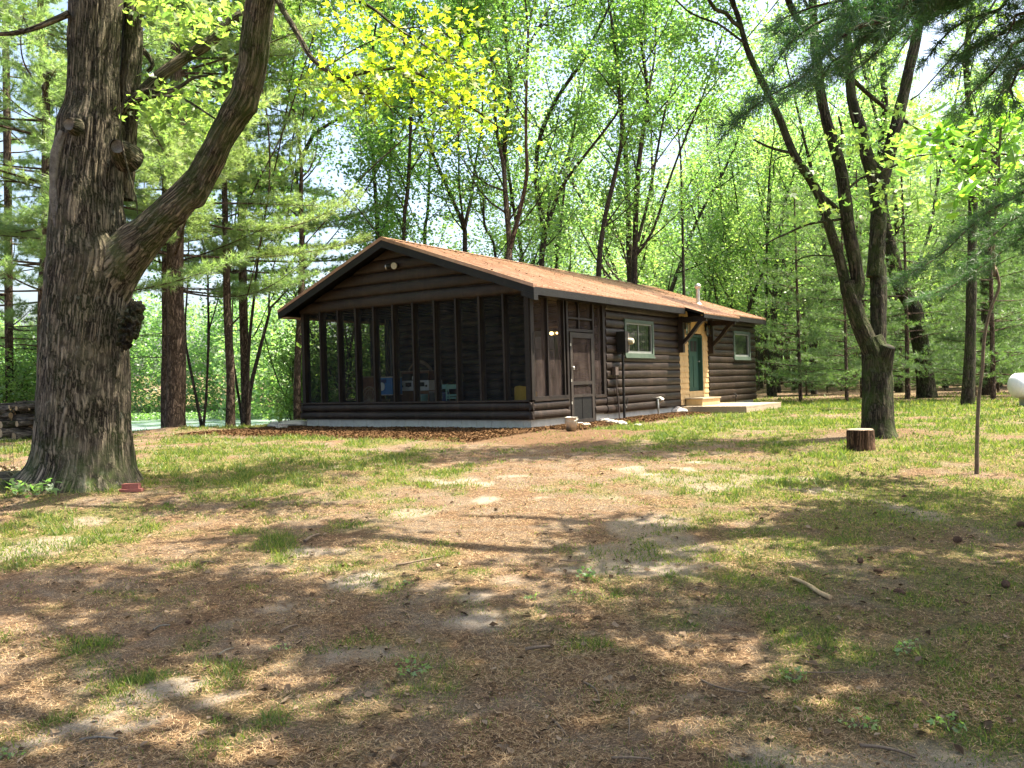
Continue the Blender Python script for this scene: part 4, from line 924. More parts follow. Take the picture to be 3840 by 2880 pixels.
px_tree('hardwood_tree', 'V shaped pair of stems on the bank left of the porch eave', 25.5, [(C8, S8, [(1055,1560),(1080,1250),(1150,950),(1215,700),(1250,560),(1320,490)], 40, 18, 1), (C8, S8, [(1045,1560),(1070,900),(1110,500),(1140,200)], 32, 18, -1), (C8, S8, [(1235,620),(1240,400),(1270,230)], 18, 10, 0), (C8, S8, [(1110,800),(1160,700),(1220,560)], 12, 8, 0)], seed=16, nb=8, tintc=.45)
px_tree('hardwood_tree', 'rough barked trunk directly beside the left porch corner', 26, [(C8, S8, [(1475,1530),(1470,1100),(1500,500),(1510,50),(1500,-300)], 66, 40, 0)], seed=17, bark='pine_bark', t0=.35)
px_tree('hardwood_tree', 'pale leaning stem beyond the red barked pine', 28, [(C8, S8, [(430,1590),(425,1000),(385,420),(330,180),(300,50)], 34, 16, 1)], seed=18)
px_tree('hardwood_tree', 'slender low trunk at the bank behind the V shaped pair', 29, [(C8, S8, [(1015,1550),(960,1150),(930,900)], 30, 18, 1)], seed=19, tintc=.3)
# right side
def px_base(cv, x, y): g = ground_at(*cv(x, y)); return float(g[1])
def rtree(label, x, y, stems, **kw):
    kw.setdefault('per', 12); kw['nb'] = 8; kw.setdefault('zt', 12)
    d = px_base(C7, x, y); return px_tree('hardwood_tree', label, d, stems, **kw)
rtree('thick trunk leaning left behind the forked maple', 1290, 815, [(C7, S7, [(1290,815),(1250,500),(1200,250),(1130,150),(1060,-100),(1000,-420)], 112, 74, 0)], seed=21, bark='maple_bark', t0=.5, nb=12)
rtree('dark upright trunk between the leaning trunk and the thin sapling', 1540, 860, [(C7, S7, [(1540,860),(1555,500),(1565,0),(1575,-500),(1560,-900)], 74, 44, 0)], seed=22, bark='maple_bark', t0=.4)
rtree('upright grey trunk hidden partly by the thin sapling', 1660, 800, [(C7, S7, [(1660,800),(1665,400),(1660,0),(1680,-400)], 86, 60, 0)], seed=23, bark='wood_bark', t0=.4)
rtree('dark thick trunk just left of the white tank', 1797, 690, [(C7, S7, [(1797,690),(1812,350),(1800,50)], 74, 50, 0)], seed=24, bark='maple_bark', t0=.4, tintc=.3)
rtree('trunk in front of low pines between the cabin and the maple', 690, 740, [(C7, S7, [(690,740),(690,500),(680,250),(640,60),(690,-120)], 54, 26, 0), (C7, S7, [(655,700),(665,560)], 26, 20, 0)], seed=25, bark='maple_bark')
rtree('thin dark trunk right of the cabin end wall', 458, 770, [(C7, S7, [(458,770),(455,560),(430,300),(440,50)], 24, 14, 0)], seed=26, bark='maple_bark')
rtree('paired trunks just beyond the far end of the cabin', 325, 810, [(C7, S7, [(325,810),(330,500),(338,250),(345,60)], 52, 28, 0), (C7, S7, [(300,800),(285,400),(292,100),(290,-200)], 20, 14, 0)], seed=27, bark='maple_bark')
rtree('dark trunk close behind the base of the forked maple', 1118, 780, [(C7, S7, [(1118,780),(1110,500),(1060,400),(1040,200)], 54, 36, 0)], seed=28, bark='maple_bark')
rtree('slim trunk left of the fan of pine saplings by the wood edge', 240, 745, [(C7, S7, [(240,745),(248,500),(250,200)], 34, 22, 0)], seed=29)
rtree('slim reddish trunk far behind the low pines', 860, 700, [(C7, S7, [(860,700),(855,500),(850,200)], 26, 20, 0)], seed=30, bark='pine_bark')

# ---- forked maple on the right
DM = px_base(C7, 985, 1072)+.25
ms = []
def mp(cv, sc_, pts, w0, w1, dj=0, d0=0): 
    q, r = stem_px(pts, cv, DM+d0, w0, w1, sc_, dj, ground=False); return q, r
trunkP, trunkR = mp(C7, S7, [(990,1085),(985,1040),(980,950),(978,800),(975,680),(972,600),(962,520),(935,440)], 214, 150)
trunkP[0][2] = gz(trunkP[0][0], trunkP[0][1])-.06
trunkR = np.array([106, 99, 93, 91, 90, 87, 80, 68])/1.6588*DM/FPX
maple = empty('maple_tree', (trunkP[0][0], trunkP[0][1], gz(trunkP[0][0], trunkP[0][1])), 0, 'dark forked maple with several rising stems behind the sawn stump', 'tree')
mb = np.array(maple.location); W = Acc(); rngm = np.random.default_rng(9)
tube(W, trunkP, trunkR, 110, .04, disp=bark_disp(.020, 13, 2.2, .12, .25, 21, 5, .09), cap=True)
W.t[0] = np.full(len(W.v[0]), .75)
mstems = [(mp(C7, S7, [(960,560),(900,420),(862,330),(830,230),(800,150),(790,90)], 118, 84), 0), # stem A low
          (mp(C6, S6, [(1000,1640),(965,1520),(935,1400),(880,1230),(850,1110),(780,980),(700,860),(655,760),(600,620),(545,500),(480,370),(430,250),(400,140),(350,0)], 60, 26), 1),
          (mp(C6, S6, [(1010,1640),(1035,1540),(1015,1400),(985,1250),(965,1080),(935,900),(890,740),(850,600),(820,400),(800,200),(790,0)], 78, 44), 1),
          (mp(C6, S6, [(940,1150),(900,1110),(855,1075)], 26, 30), 0),
          (mp(C7, S7, [(975,680),(985,520),(985,400),(985,300),(985,150),(985,0)], 92, 98, .22, .0), 0),
          (mp(C6, S6, [(1125,1500),(1140,1300),(1145,1150),(1160,1000),(1200,830),(1240,680),(1270,560),(1310,380),(1340,250),(1370,100),(1400,0)], 88, 44, .3, .2), 1),
          (mp(C6, S6, [(1150,1160),(1125,980),(1075,820),(1050,700),(1010,580),(990,450)], 80, 50, .3, .28), 1),
          (mp(C6, S6, [(640,-60),(665,20),(700,90),(760,160)], 40, 30, .3), 0),
          (mp(C6, S6, [(665,825),(600,810),(540,790),(470,755)], 18, 10, -.3), 0), (mp(C6, S6, [(660,840),(585,865),(580,960)], 8, 6, -.2), 0),
          (mp(C6, S6, [(405,150),(360,120),(320,70),(260,50),(230,0)], 24, 20, -.3), 1), (mp(C6, S6, [(430,240),(350,180),(280,130),(150,80),(50,0)], 14, 9, -.6), 1),
          (mp(C6, S6, [(940,1185),(760,1215),(660,1260),(590,1290),(520,1330)], 14, 7, -.4), 0), (mp(C6, S6, [(900,1385),(800,1380),(720,1400),(680,1430)], 8, 6, .4), 0),
          (mp(C6, S6, [(985,1020),(1050,965),(1150,930),(1250,890),(1330,850),(1480,830)], 14, 7, -.4), 0), (mp(C6, S6, [(1640,940),(1560,880),(1500,800),(1430,740),(1360,690)], 18, 8, 0), 0),
          (mp(C6, S6, [(945,800),(950,720),(930,630)], 22, 10, .2), 0), (mp(C6, S6, [(1320,540),(1360,515),(1385,490)], 10, 5, 0), 0), (mp(C6, S6, [(1030,690),(1060,620)], 16, 8, 0), 0)]
tips = []
for (Pq, Rq), big in mstems:
    if Pq[-1][2] > 6: Pq, Rq = extend(Pq, Rq, 10, rngm)
    Pd, Rd = smooth_path(Pq, Rq, .06 if Rq[0] > .05 else .1)
    tube(W, Pd, Rd, 40 if Rq[0] > .08 else 12, 1, raw=True, disp=bark_disp(min(.014, Rq[0]*.12), 13, 2.4, 0, .3, 33, 4, Rq[0]*.18), cap=True)
    if big: grow(W, tips, Pd, Rd, rngm, 9, 2.4, .55, lev=1)
c = at(*C7(1030, 492), DM-.12); Q = [c+np.array([-.02, .1, -.35]), c+np.array([0, .03, -.12]), c+np.array([.03, -.02, .0])]
tube(W, Q, [.16, .14, .115], 30, .03, disp=bark_disp(.01, 12, 3, 0, .3, 3, 4, .02), cap=True)
tips = [q for q in tips if q[2] > 4.2]
mtips = []
for x, y, s_, n_ in ((830, 1150, 50, 8), (740, 1180, 50, 5), (1000, 760, 60, 12), (1050, 730, 60, 8), (1200, 1010, 70, 10), (1250, 760, 60, 8), (1270, 650, 60, 9), (1240, 900, 50, 6), (1180, 1100, 60, 6), (730, 920, 60, 6), (1300, 730, 50, 8), (700, 1030, 70, 6), (1260, 1080, 50, 6)):
    for k in range(n_): mtips.append(at(*C6(x+rngm.normal()*s_, y+rngm.normal()*s_*.5), DM-.2+rngm.normal()*.35))
for v in W.v: v -= mb
W.build('trunk', M['maple_bark'], maple, True)
Cn = Acc(); leaves(Cn, [q-mb for q in tips], 9, .30, .15, rngm, lobed=True, tintc=.4); leaves(Cn, [q-mb for q in mtips], 5, .13, .12, rngm, lobed=True, tintc=.6)
Cn.build('crown', M['leaf_green'], maple)

# ---- pines
def needles(acc, C, D, K, ln, w, rng, tintc=.5, mi=0):
    C = np.repeat(np.array(C), K, 0); D = np.repeat(np.array(D), K, 0); n = len(C)
    d = D*.75+rng.normal(size=(n, 3))*.55+np.array([0, 0, .12]); d /= np.linalg.norm(d, axis=1, keepdims=True)
    s = np.cross(d, rng.normal(size=(n, 3))); s /= (np.linalg.norm(s, axis=1, keepdims=True)+1e-9)
    L = (ln*(.7+.5*rng.random(n)))[:, None]; C = C+rng.normal(size=(n, 3))*.012
    V = np.stack([C-s*w, C+s*w, C+d*L+np.array([0, 0, -.1])*L*L], 1).reshape(-1, 3)
    acc.add(V, np.arange(3*n).reshape(-1, 3), mi, None, np.repeat(np.clip(tintc+.3*(np.repeat(rng.random(n//K), K)-.5)+.5*(rng.random(n)-.5), 0, 1), 3))
def bough(W, C, D, Q, r0, rng, twl=.5, tws=.12, tsp=.09, side_up=.15, start=.2, sub=True):
    """one pine bough: a stem with flat side sprays; collects tuft positions"""
    Qd, Rd = smooth_path(Q, np.linspace(r0, .004, len(Q)), tws); T = np.gradient(Qd, axis=0); n = len(Qd)
    tube(W, Qd, Rd, 5, 1, raw=True, cap=False)
    for i in range(int(n*start), n):
        t = nrm(T[i]); side = nrm(np.cross(t, [0, 0, 1])); u = i/n
        for sg in (-1, 1):
            if rng.random() < .12: continue
            l = twl*(1.15-.75*u)*rng.uniform(.5, 1.2); d = nrm(t*.75+side*sg*rng.uniform(.6, 1.0)+np.array([0, 0, side_up+rng.normal()*.12]))
            e = Qd[i]+d*l; 
            W.add([Qd[i]+[0,0,.004], Qd[i]-[0,0,.004], e], [(0, 1, 2)])
            m = max(2, int(l/tsp))
            for k in range(m):
                q = (k+1)/m
                if q < .25: continue
                C.append(Qd[i]+d*l*q); D.append(d)
                if sub and rng.random() < .5: 
                    dd = nrm(d+rng.normal(size=3)*.6); C.append(Qd[i]+d*l*q+dd*tsp*.9); D.append(dd)
    C.append(Qd[-1]); D.append(nrm(T[-1]))
def pine(W, Cn, P, R, rng, z0, z1, dz, L, K, ln, w, droop=-.05, tintc=.5, twl=.8, tws=.17, tsp=.12, bare=None, per=3, off=0, mi=0):
    C, D = [], []; Pd, Rd = smooth_path(P, R, .3)
    tube(W, Pd, Rd, 14, 1, raw=True, disp=bark_disp(Rd[0]*.06, 11, 1.8, .25, .3, 17, 5, Rd[0]*.12), cap=False)
    zs = Pd[:, 2]; z = z0
    while z < z1:
        i = int(np.argmin(np.abs(zs-z))); u = (z-z0)/(z1-z0)
        for k in range(per):
            a = rng.random()*2*PI; l = L*(1-.65*u**1.3)*rng.uniform(.65, 1.15); dr = np.array([math.cos(a), math.sin(a), 0])
            q = np.linspace(0, 1, 5)[:, None]
            Q = Pd[i]+dr*l*q+np.array([0, 0, 1])*l*(droop*q+.16*q**2)+rng.normal(size=3)*.05*l*np.sin(q*PI)
            bough(W, C, D, Q, .007+.006*l, rng, twl, tws, tsp, start=.3)
        z += dz*rng.uniform(.7, 1.3)
    if bare:
        for k in range(bare[2]):
            z = rng.uniform(bare[0], bare[1]); i = int(np.argmin(np.abs(zs-z))); a = rng.random()*2*PI; l = rng.uniform(.6, 1.8)
            q = np.linspace(0, 1, 4)[:, None]; Q = Pd[i]+np.array([math.cos(a), math.sin(a), 0])*l*q+np.array([0, 0, 1])*l*(.12*q-.2*q*q)
            tube(W, Q, np.linspace(.015, .003, 4), 4, 1, raw=True, cap=False)
    needles(Cn, C, D, K, ln, w, rng, tintc, mi)
def px_pine(label, d, cvpts, w0, w1, seed, z0, z1, L, leaf='needle', **kw):
    pts = [at(*cv(x, y), d) for cv, x, y in cvpts]; pts[0][2] = gz(pts[0][0], pts[0][1])-.06
    rng = np.random.default_rng(seed); base = np.array([pts[0][0], pts[0][1], pts[0][2]+.06])
    R = np.linspace(w0, w1, len(pts))/2/FPX*d
    P, R = extend(pts, R, z1+1, rng); W, Cn = Acc(), Acc()
    pine(W, Cn, P-base, R, rng, z0, z1, kw.pop('dz', .55), L, kw.pop('K', 24), kw.pop('ln', .17), kw.pop('w', .006), **kw)
    root = empty('pine_tree', base, 0, label, 'tree'); W.build('trunk', M['pine_bark'], root, True); Cn.build('crown', M[leaf], root); return root
px_pine('big red barked pine with bright feathery boughs at the lake bank', 21.2, [(C8, 455, 1590), (C8, 470, 1000), (C8, 460, 500), (C8, 462, 0), (C3, 1190, 900), (C3, 1165, 650), (C3, 1140, 300), (C3, 1130, 0)], 72, 40, 51, 4.2, 15, 5.0, bare=(2.0, 5, 7), per=4, dz=.5, tintc=.65)
px_pine('grey trunked pine half hidden behind the big red barked pine', 24.0, [(C8, 372, 1600), (C8, 372, 1200), (C8, 380, 800), (C3, 1082, 1000), (C3, 1080, 700), (C3, 1040, 300), (C3, 1035, 0)], 30, 24, 52, 4.6, 15, 4.2, bare=(2, 5, 5), per=3, tintc=.6)
px_pine('reddish pine trunk standing behind the left edge of the oak', 19.0, [(C4, 262, 1290), (C4, 250, 800), (C4, 255, 300), (C4, 268, 60), (C3, 300, 1200), (C3, 300, 600), (C3, 270, 200), (C3, 265, 0)], 40, 22, 53, 3.4, 14, 4.2, bare=(1.6, 4.5, 8), per=3, tintc=.45)
px_pine('pine rising left of the big oak at the edge of the picture', 25.0, [(C3, 60, 2800), (C3, 50, 1200), (C3, 40, 400), (C3, 30, 0)], 30, 22, 54, 3.4, 15, 4.0, bare=(2, 5, 5), per=3, tintc=.55)
px_pine('pine with feathery boughs beyond the straight trunk left of the gable', 27.0, [(C5, -120, 1700), (C5, -130, 1100), (C5, -120, 600), (C5, -120, 0)], 34, 22, 55, 5.4, 17, 5.6, per=4, tintc=.75, bare=(3, 6, 8))
# ---- pine whose boughs hang into the upper right
rngp = np.random.default_rng(77); base = np.array([6.9, 5.2, gz(6.9, 5.2)]); W, Cn = Acc(), Acc(); C, D = [], []
trunk = np.array([[0, 0, -.1], [.05, 0, 3], [0, .1, 6], [.1, .1, 10], [0, 0, 14.5]])
tube(W, trunk, [.27, .22, .18, .12, .04], 40, .12, disp=bark_disp(.015, 12, 2, .25, .3, 3, 5, .03), cap=False)
bl = [(C6, [(1500,-60),(1230,90),(1000,160),(860,290),(720,430),(550,520),(420,620)], 5.3, .55), (C6, [(1500,-120),(1300,10),(1000,60),(800,130),(660,240),(590,340)], 5.7, .5), (C6, [(1400,-40),(1150,130),(1020,260),(900,330),(830,430)], 5.6, .42), (C6, [(1480,-140),(1200,-60),(950,0),(780,40),(650,90)], 5.5, .45),
      (C6, [(2000,180),(1850,290),(1760,400),(1650,500),(1560,620)], 6.6, .45), (C6, [(2000,-80),(1800,50),(1600,120),(1480,220),(1400,330)], 6.2, .45), (C6, [(2050,20),(1880,120),(1820,220)], 5.8, .4), (C6, [(2000,330),(1900,380),(1860,480),(1880,560)], 5.6, .3),
      (C6, [(2080,960),(1900,1060),(1780,1120),(1640,1230),(1480,1380),(1320,1480)], 8.6, .65), (C6, [(2080,1200),(1930,1280),(1760,1400),(1560,1540),(1400,1600)], 9.2, .6), (C6, [(2080,1080),(1860,1200),(1700,1330),(1600,1430)], 9.0, .55), (C6, [(1700,-40),(1500,60),(1330,180),(1240,320)], 6.6, .42), (C6, [(1500,-40),(1280,60),(1100,180),(950,330),(820,440),(700,500)], 6.0, .55), (C6, [(1450,-160),(1180,-20),(980,120),(760,190),(620,210)], 6.1, .5), (C6, [(1480,20),(1300,120),(1180,240),(1060,350),(960,420)], 6.3, .5), (C6, [(2000,80),(1820,180),(1650,260),(1540,380)], 6.0, .5), (C6, [(2000,260),(1900,330),(1800,520),(1740,640)], 6.9, .5), (C6, [(1600,-100),(1380,0),(1230,60),(1120,100),(900,200)], 5.5, .45)]
for cv, pts, d, tl in bl:
    Q = np.array([at(*cv(x, y), d) for x, y in pts])-base
    zt = np.clip(Q[0][2]+.4, 1.5, 9); Q = np.vstack([[0.03, .05, zt], (np.array([0.03, .05, zt])*.5+Q[0]*.5)+np.array([0, 0, .12]), Q])
    bough(W, C, D, Q, .022, rngp, tl, .085, .055, start=.30, side_up=.0)
needles(Cn, C, D, 20, .10, .0026, rngp, .4); print('bough tufts', len(C))
C, D = [], []
for k in range(46):       # crown above the picture
    z = rngp.uniform(6.2, 13.5); a = rngp.random()*2*PI; l = 4.4*(1-.6*(z-6)/8)*rngp.uniform(.7, 1.1); q = np.linspace(0, 1, 5)[:, None]
    Q = np.array([0, 0, z])+np.array([math.cos(a), math.sin(a), 0])*l*q+np.array([0, 0, 1])*l*(-.05*q+.15*q*q); bough(W, C, D, Q, .045, rngp, .8, .22, .15, start=.2)
needles(Cn, C, D, 9, .13, .005, rngp, .45)
pr = empty('pine_tree', base, 0, 'pine beyond the right edge whose dark boughs hang into the upper right', 'tree'); W.build('trunk', M['pine_bark'], pr, True); Cn.build('crown', M['needle_dark'], pr)

# ---- thin sapling with large bright leaves
g_ = ground_at(*C7(1597, 1285)); DS = float(g_[1]); sb = g_
pts = [C7(1597,1290), C7(1600,1100), C7(1607,900), C7(1618,760), C7(1634,640), C7(1640,500), C7(1652,400), C7(1682,270), C7(1722,170), C7(1738,110), C7(1710,0), C6(1775,1500), C6(1768,1350), C6(1780,1150), C6(1795,980), C6(1800,800), C6(1815,600), C6(1825,400)]
P = np.array([at(u, v, DS) for u, v in pts]); P[0] = sb-np.array([0, 0, .05]); P = P-sb
sap = empty('young_tree', sb, 0, 'thin crooked sapling trunk with large bright leaves above', 'tree'); W = Acc()
tube(W, P, np.array([18, 16, 15, 14, 14, 13, 13, 12, 12, 12, 11, 10, 10, 9, 9, 8, 7, 6])*1.6/2/1.736*DS/FPX, 12, .05, disp=bark_disp(.003, 30, 4, .3, .08, 2, 3, .01), cap=False)
rngs = np.random.default_rng(8); tips = []
for pts in ([(1780,1150),(1700,1060),(1600,1020),(1480,1060)], [(1795,980),(1850,900),(1930,850)], [(1800,820),(1700,740),(1580,700),(1450,740),(1360,820)], [(1800,800),(1870,700),(1940,640)], [(1815,600),(1740,640),(1680,680)], [(1820,480),(1880,520),(1940,560)], [(1790,1000),(1740,920),(1640,880),(1560,870)], [(1825,400),(1860,440)], [(1780,1130),(1860,1060),(1940,1010)]):
    Q = np.array([at(*C6(x, y), DS+.25*(k-1)*math.sin(x)) for k, (x, y) in enumerate(pts)])-sb; Qd, Rd = smooth_path(Q, np.linspace(.008, .003, len(Q)), .09)
    tube(W, Qd, Rd, 5, 1, raw=True, cap=False)
    for q in Qd[2:]: tips.append(q)
W.build('trunk', M['twig'], sap, True)
Cn = Acc(); leaves(Cn, tips, 6, .17, .19, rngs, lobed='long', droop=.35, tintc=.5); Cn.build('crown', M['leaf_sapling'], sap)

# ---- woods beyond: trees of a few kinds, copied
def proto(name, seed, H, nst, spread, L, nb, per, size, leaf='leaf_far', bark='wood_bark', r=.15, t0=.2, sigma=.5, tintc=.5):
    rng = np.random.default_rng(seed); st = []
    for k in range(nst):
        a = 2*PI*k/nst+rng.random(); P = [np.zeros(3), np.array([0, 0, H*.12])]
        d = nrm([math.cos(a)*spread, math.sin(a)*spread, 1])
        for q in range(6): d = nrm(d+rng.normal(size=3)*.08+np.array([0, 0, .08])); P.append(P[-1]+d*H*.147)
        st.append((np.array(P), np.linspace(r*(1 if k == 0 else .7), .03, len(P))))
    return make_tree(name, None, st, leaf, bark, seed, (0, 0, 0), nb=nb, L=L, per=per, size=size, sigma=sigma, t0=t0, ext=False, sides=7, tintc=tintc)
kinds = [proto('hardwood_tree', 101, 17, 2, .28, 4.2, 12, 21, .16), proto('hardwood_tree', 102, 19, 3, .35, 4.0, 10, 20, .16, tintc=.6), proto('hardwood_tree', 103, 15, 2, .45, 4.4, 11, 22, .16, tintc=.4), proto('hardwood_tree', 104, 20, 1, .12, 4.6, 22, 23, .165, r=.2), proto('hardwood_tree', 105, 13, 3, .3, 3.4, 11, 24, .16, tintc=.7)]
bush = [proto('understory_shrub', 201, 3.2, 4, .6, 1.5, 8, 9, .12, 'leaf_green', r=.03, t0=.15, sigma=.34, tintc=.75), proto('understory_shrub', 202, 4.6, 3, .5, 2.0, 8, 9, .13, 'leaf_green', r=.04, t0=.15, sigma=.4, tintc=.7)]
rngw = np.random.default_rng(3)
def pine_proto(seed, H, z0, L, K, ln, w, per, dz, r, tintc, leaf, tws=.3, tsp=.22, twl=.9, name='pine_tree'):
    rng = np.random.default_rng(seed); W, Cn = Acc(), Acc(); P = np.array([[0, 0, -.1], [.05, 0, H*.5], [0, .05, H]])
    pine(W, Cn, P, np.array([r, r*.7, .03]), rng, z0, H, dz, L, K, ln, w, tintc=tintc, per=per, tws=tws, tsp=tsp, twl=twl)
    root = empty(name); W.build('trunk', M['pine_bark'], root, True); Cn.build('crown', M[leaf], root); return root
yp = [pine_proto(301, 5.5, .5, 1.9, 12, .13, .006, 5, .34, .05, .45, 'needle_mid', .16, .13, .5, 'young_pine'), pine_proto(302, 8.5, .9, 2.4, 12, .14, .007, 4, .42, .08, .35, 'needle_mid', .2, .15, .6, 'young_pine')]
tp = [pine_proto(303, 20, 8, 3.0, 9, .22, .014, 4, .7, .14, .4, 'needle'), pine_proto(304, 17, 5, 3.0, 9, .22, .014, 4, .65, .12, .6, 'needle')]
used = set()
def place(src, x, y, rz, s, label, cat, group, sink=0.05):
    o = src if src.name not in used else copy_tree(src); used.add(src.name)
    o.location = (x, y, gz(x, y)-sink); o.rotation_euler = (0, 0, rz); o.scale = (s, s, s*rngw.uniform(.92, 1.1)); tag(o, label, cat, group); return o
def clear(x, y):   # keep off the cabin, the yard and the lake
    s, w = to_cabin(x, y)
    if -3 < s < CL+3 and -4 < w < CW+2.5: return False
    return True
spots = []
def ok(x, y, dmin):
    if any((x-a)**2+(y-b)**2 < dmin*dmin for a, b in spots): return False
    spots.append((x, y)); return True
nA = 0
for k in range(6000):    # first ring close behind
    if nA >= 50: break
    y = rngw.uniform(25, 60); x = y*rngw.uniform(-.80, .80)
    t = ridge_t(x, y); s, w = to_cabin(x, y)
    if not clear(x, y): continue
    if x > 3.2 and y < 34+max(0, x-12)*.3: continue
    if t > 12 or (-.56 < x/y < -.36 and t > 1): continue
    if t < .8 and x < 3: continue
    if x < -1 and t > 4: continue
    if -13 < x < 0 and y < 36: continue
    if x/y < -.12 and rngw.random() < .5: continue
    if not ok(x, y, 4.2): continue
    if x > 8 and y < 40: continue
    place(kinds[rngw.integers(5)], x, y, rngw.random()*6.28, rngw.uniform(.75, 1.1), 'leafy hardwood among the close packed trees of the woods behind the cabin', 'tree', 'hardwoods in the woods behind'); nA += 1
nB = 0
for k in range(8000):    # deeper
    if nB >= 56: break
    y = rngw.uniform(58, 105); x = y*rngw.uniform(-.78, .78)
    if x < -4 and ridge_t(x, y) > 8: continue
    if ridge_t(x, y) > 15: continue
    if not ok(x, y, 4.8): continue
    place(kinds[rngw.integers(5)], x, y, rngw.random()*6.28, rngw.uniform(.95, 1.35), 'hardwood deep in the woods showing as pale green behind nearer trees', 'tree', 'hardwoods deep in the woods'); nB += 1
nC = 0
for k in range(4000):    # understory on the bank and at the wood edge
    if nC >= 34: break
    y = rngw.uniform(24, 52); x = y*rngw.uniform(-.62, .66); t = ridge_t(x, y)
    if not clear(x, y): continue
    if x > 2 and (y < 44 or rngw.random() < .8): continue
    if t < 1.2 and x < 3: continue
    if t > 10 or (-.53 < x/y < -.34): continue
    place(bush[rngw.integers(2)], x, y, rngw.random()*6.28, rngw.uniform(.6, 1.15), 'leafy light green shrub in the understory along the edge of the woods', 'shrub', 'shrubs under the trees'); nC += 1
nD = 0
for k in range(4000):    # thin red pines far right
    if nD >= 60: break
    y = rngw.uniform(50, 96); x = y*rngw.uniform(.15, .72)
    if not ok(x, y, 2.0): continue
    place(tp[rngw.integers(2)], x, y, rngw.random()*6.28, rngw.uniform(.9, 1.2), 'straight reddish pine trunk in the plantation far beyond the yard', 'tree', 'plantation pines beyond the yard'); nD += 1
for k, (x7, y7, s, kind, lab) in enumerate([(800, 775, .34, 0, 'tiny pine seedling in the grass left of the maple'), (600, 700, .7, 1, 'low bushy pine behind the yard right of the cabin'), (1400, 770, .55, 0, 'slim little pine right of the leaning trunk'), (1180, 735, .8, 1, 'young pine filling the gap behind the leaning trunk'), (950, 700, .9, 1, 'young pine half hidden behind the maple base'), (1480, 720, 1.0, 1, 'broad young pine behind the dark upright trunk'), (1740, 710, .95, 1, 'young pine beside the dark trunk near the tank'), (1010, 712, .75, 0, 'small pine just right of the maple base'), (540, 690, .62, 0, 'small bushy pine near the cabin end'), (1870, 745, .8, 0, 'young pine above the white tank')]):
    g_ = ground_at(*C7(x7, y7)); place(yp[kind], g_[0], g_[1], rngw.random()*6.28, s, lab, 'tree', 'young pines at the wood edge')
nE = 0
for k in range(3000):
    if nE >= 20: break
    y = rngw.uniform(27, 48); x = y*rngw.uniform(.34, .66)
    if x < 10.5 or not ok(x, y, 2.6): continue
    place(yp[nE % 2], x, y, rngw.random()*6.28, rngw.uniform(.6, 1.15), 'bushy pine among the thicket of pines behind the right side of the yard', 'tree', 'thicket pines behind the yard'); nE += 1
# far shore and deep background: a mass of foliage
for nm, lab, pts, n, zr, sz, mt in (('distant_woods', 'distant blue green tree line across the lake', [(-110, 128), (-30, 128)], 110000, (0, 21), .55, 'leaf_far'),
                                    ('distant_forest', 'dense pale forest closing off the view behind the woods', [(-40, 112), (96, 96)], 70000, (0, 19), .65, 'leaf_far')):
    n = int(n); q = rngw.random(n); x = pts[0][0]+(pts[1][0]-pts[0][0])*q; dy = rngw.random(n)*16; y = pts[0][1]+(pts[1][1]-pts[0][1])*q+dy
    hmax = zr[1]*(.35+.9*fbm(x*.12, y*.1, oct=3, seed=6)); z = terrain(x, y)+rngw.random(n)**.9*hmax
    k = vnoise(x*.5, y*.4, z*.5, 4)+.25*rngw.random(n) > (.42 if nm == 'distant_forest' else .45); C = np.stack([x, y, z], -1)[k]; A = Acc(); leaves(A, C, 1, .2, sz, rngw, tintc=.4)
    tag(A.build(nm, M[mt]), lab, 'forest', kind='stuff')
n = 16000; q = rngw.random(n); x = -90+72*q; y = 119+rngw.random(n)*11+0*x; z = np.maximum(terrain(x, y), LAKE)+rngw.random(n)*.9; A = Acc()
leaves(A, np.stack([x, y, z], -1), 1, .1, .35, rngw, tintc=.4); tag(A.build('reeds', M['leaf_green']), 'pale green reeds along the far lake shore', 'reeds', kind='stuff')

# two unseen hardwoods added beyond the right edge; limbs shaped to shade the yard
def shade_tree(label, x, y, zc, L, seed, nb, per, ends):
    rng = np.random.default_rng(seed); b = np.array([x, y, gz(x, y)-.05]); st = []
    for k, e in enumerate(ends):
        e = np.array(e, float); f = b+np.array([0, 0, zc]); q = np.linspace(0, 1, 6)[1:, None]
        P = np.vstack([b, b*.5+f*.5, f+(e-f)*q+np.array([0, 0, 1.6])*np.sin(q*PI)*.6+rng.normal(size=(5, 3))*.15]); st.append((P, np.linspace(.26 if k == 0 else .2, .04, 7)))
    return make_tree('hardwood_tree', label, st, 'leaf_green', 'maple_bark', seed, b, nb=nb-6, L=L, per=per*4, size=.15, sigma=.32, t0=.45, ext=False, rise=.0)
shade_tree('unseen broad hardwood added on the right to shade the near yard', 5.6, 2.6, 5.2, 3.6, 71, 11, 14, [(.3, 5.2, 8.8), (2.6, 7.2, 9.4), (-.6, 3.2, 9.2), (1.4, 6.6, 11.5), (6.5, 6.0, 9.6), (3.5, 1.0, 10)])
shade_tree('unseen hardwood added beyond the sapling to shade the right of the yard', 9.4, 7.4, 6, 2.6, 72, 9, 11, [(6.0, 9.0, 9), (8.5, 6, 10), (3.2, 9.2, 9.3), (.6, 8.6, 9.0)])
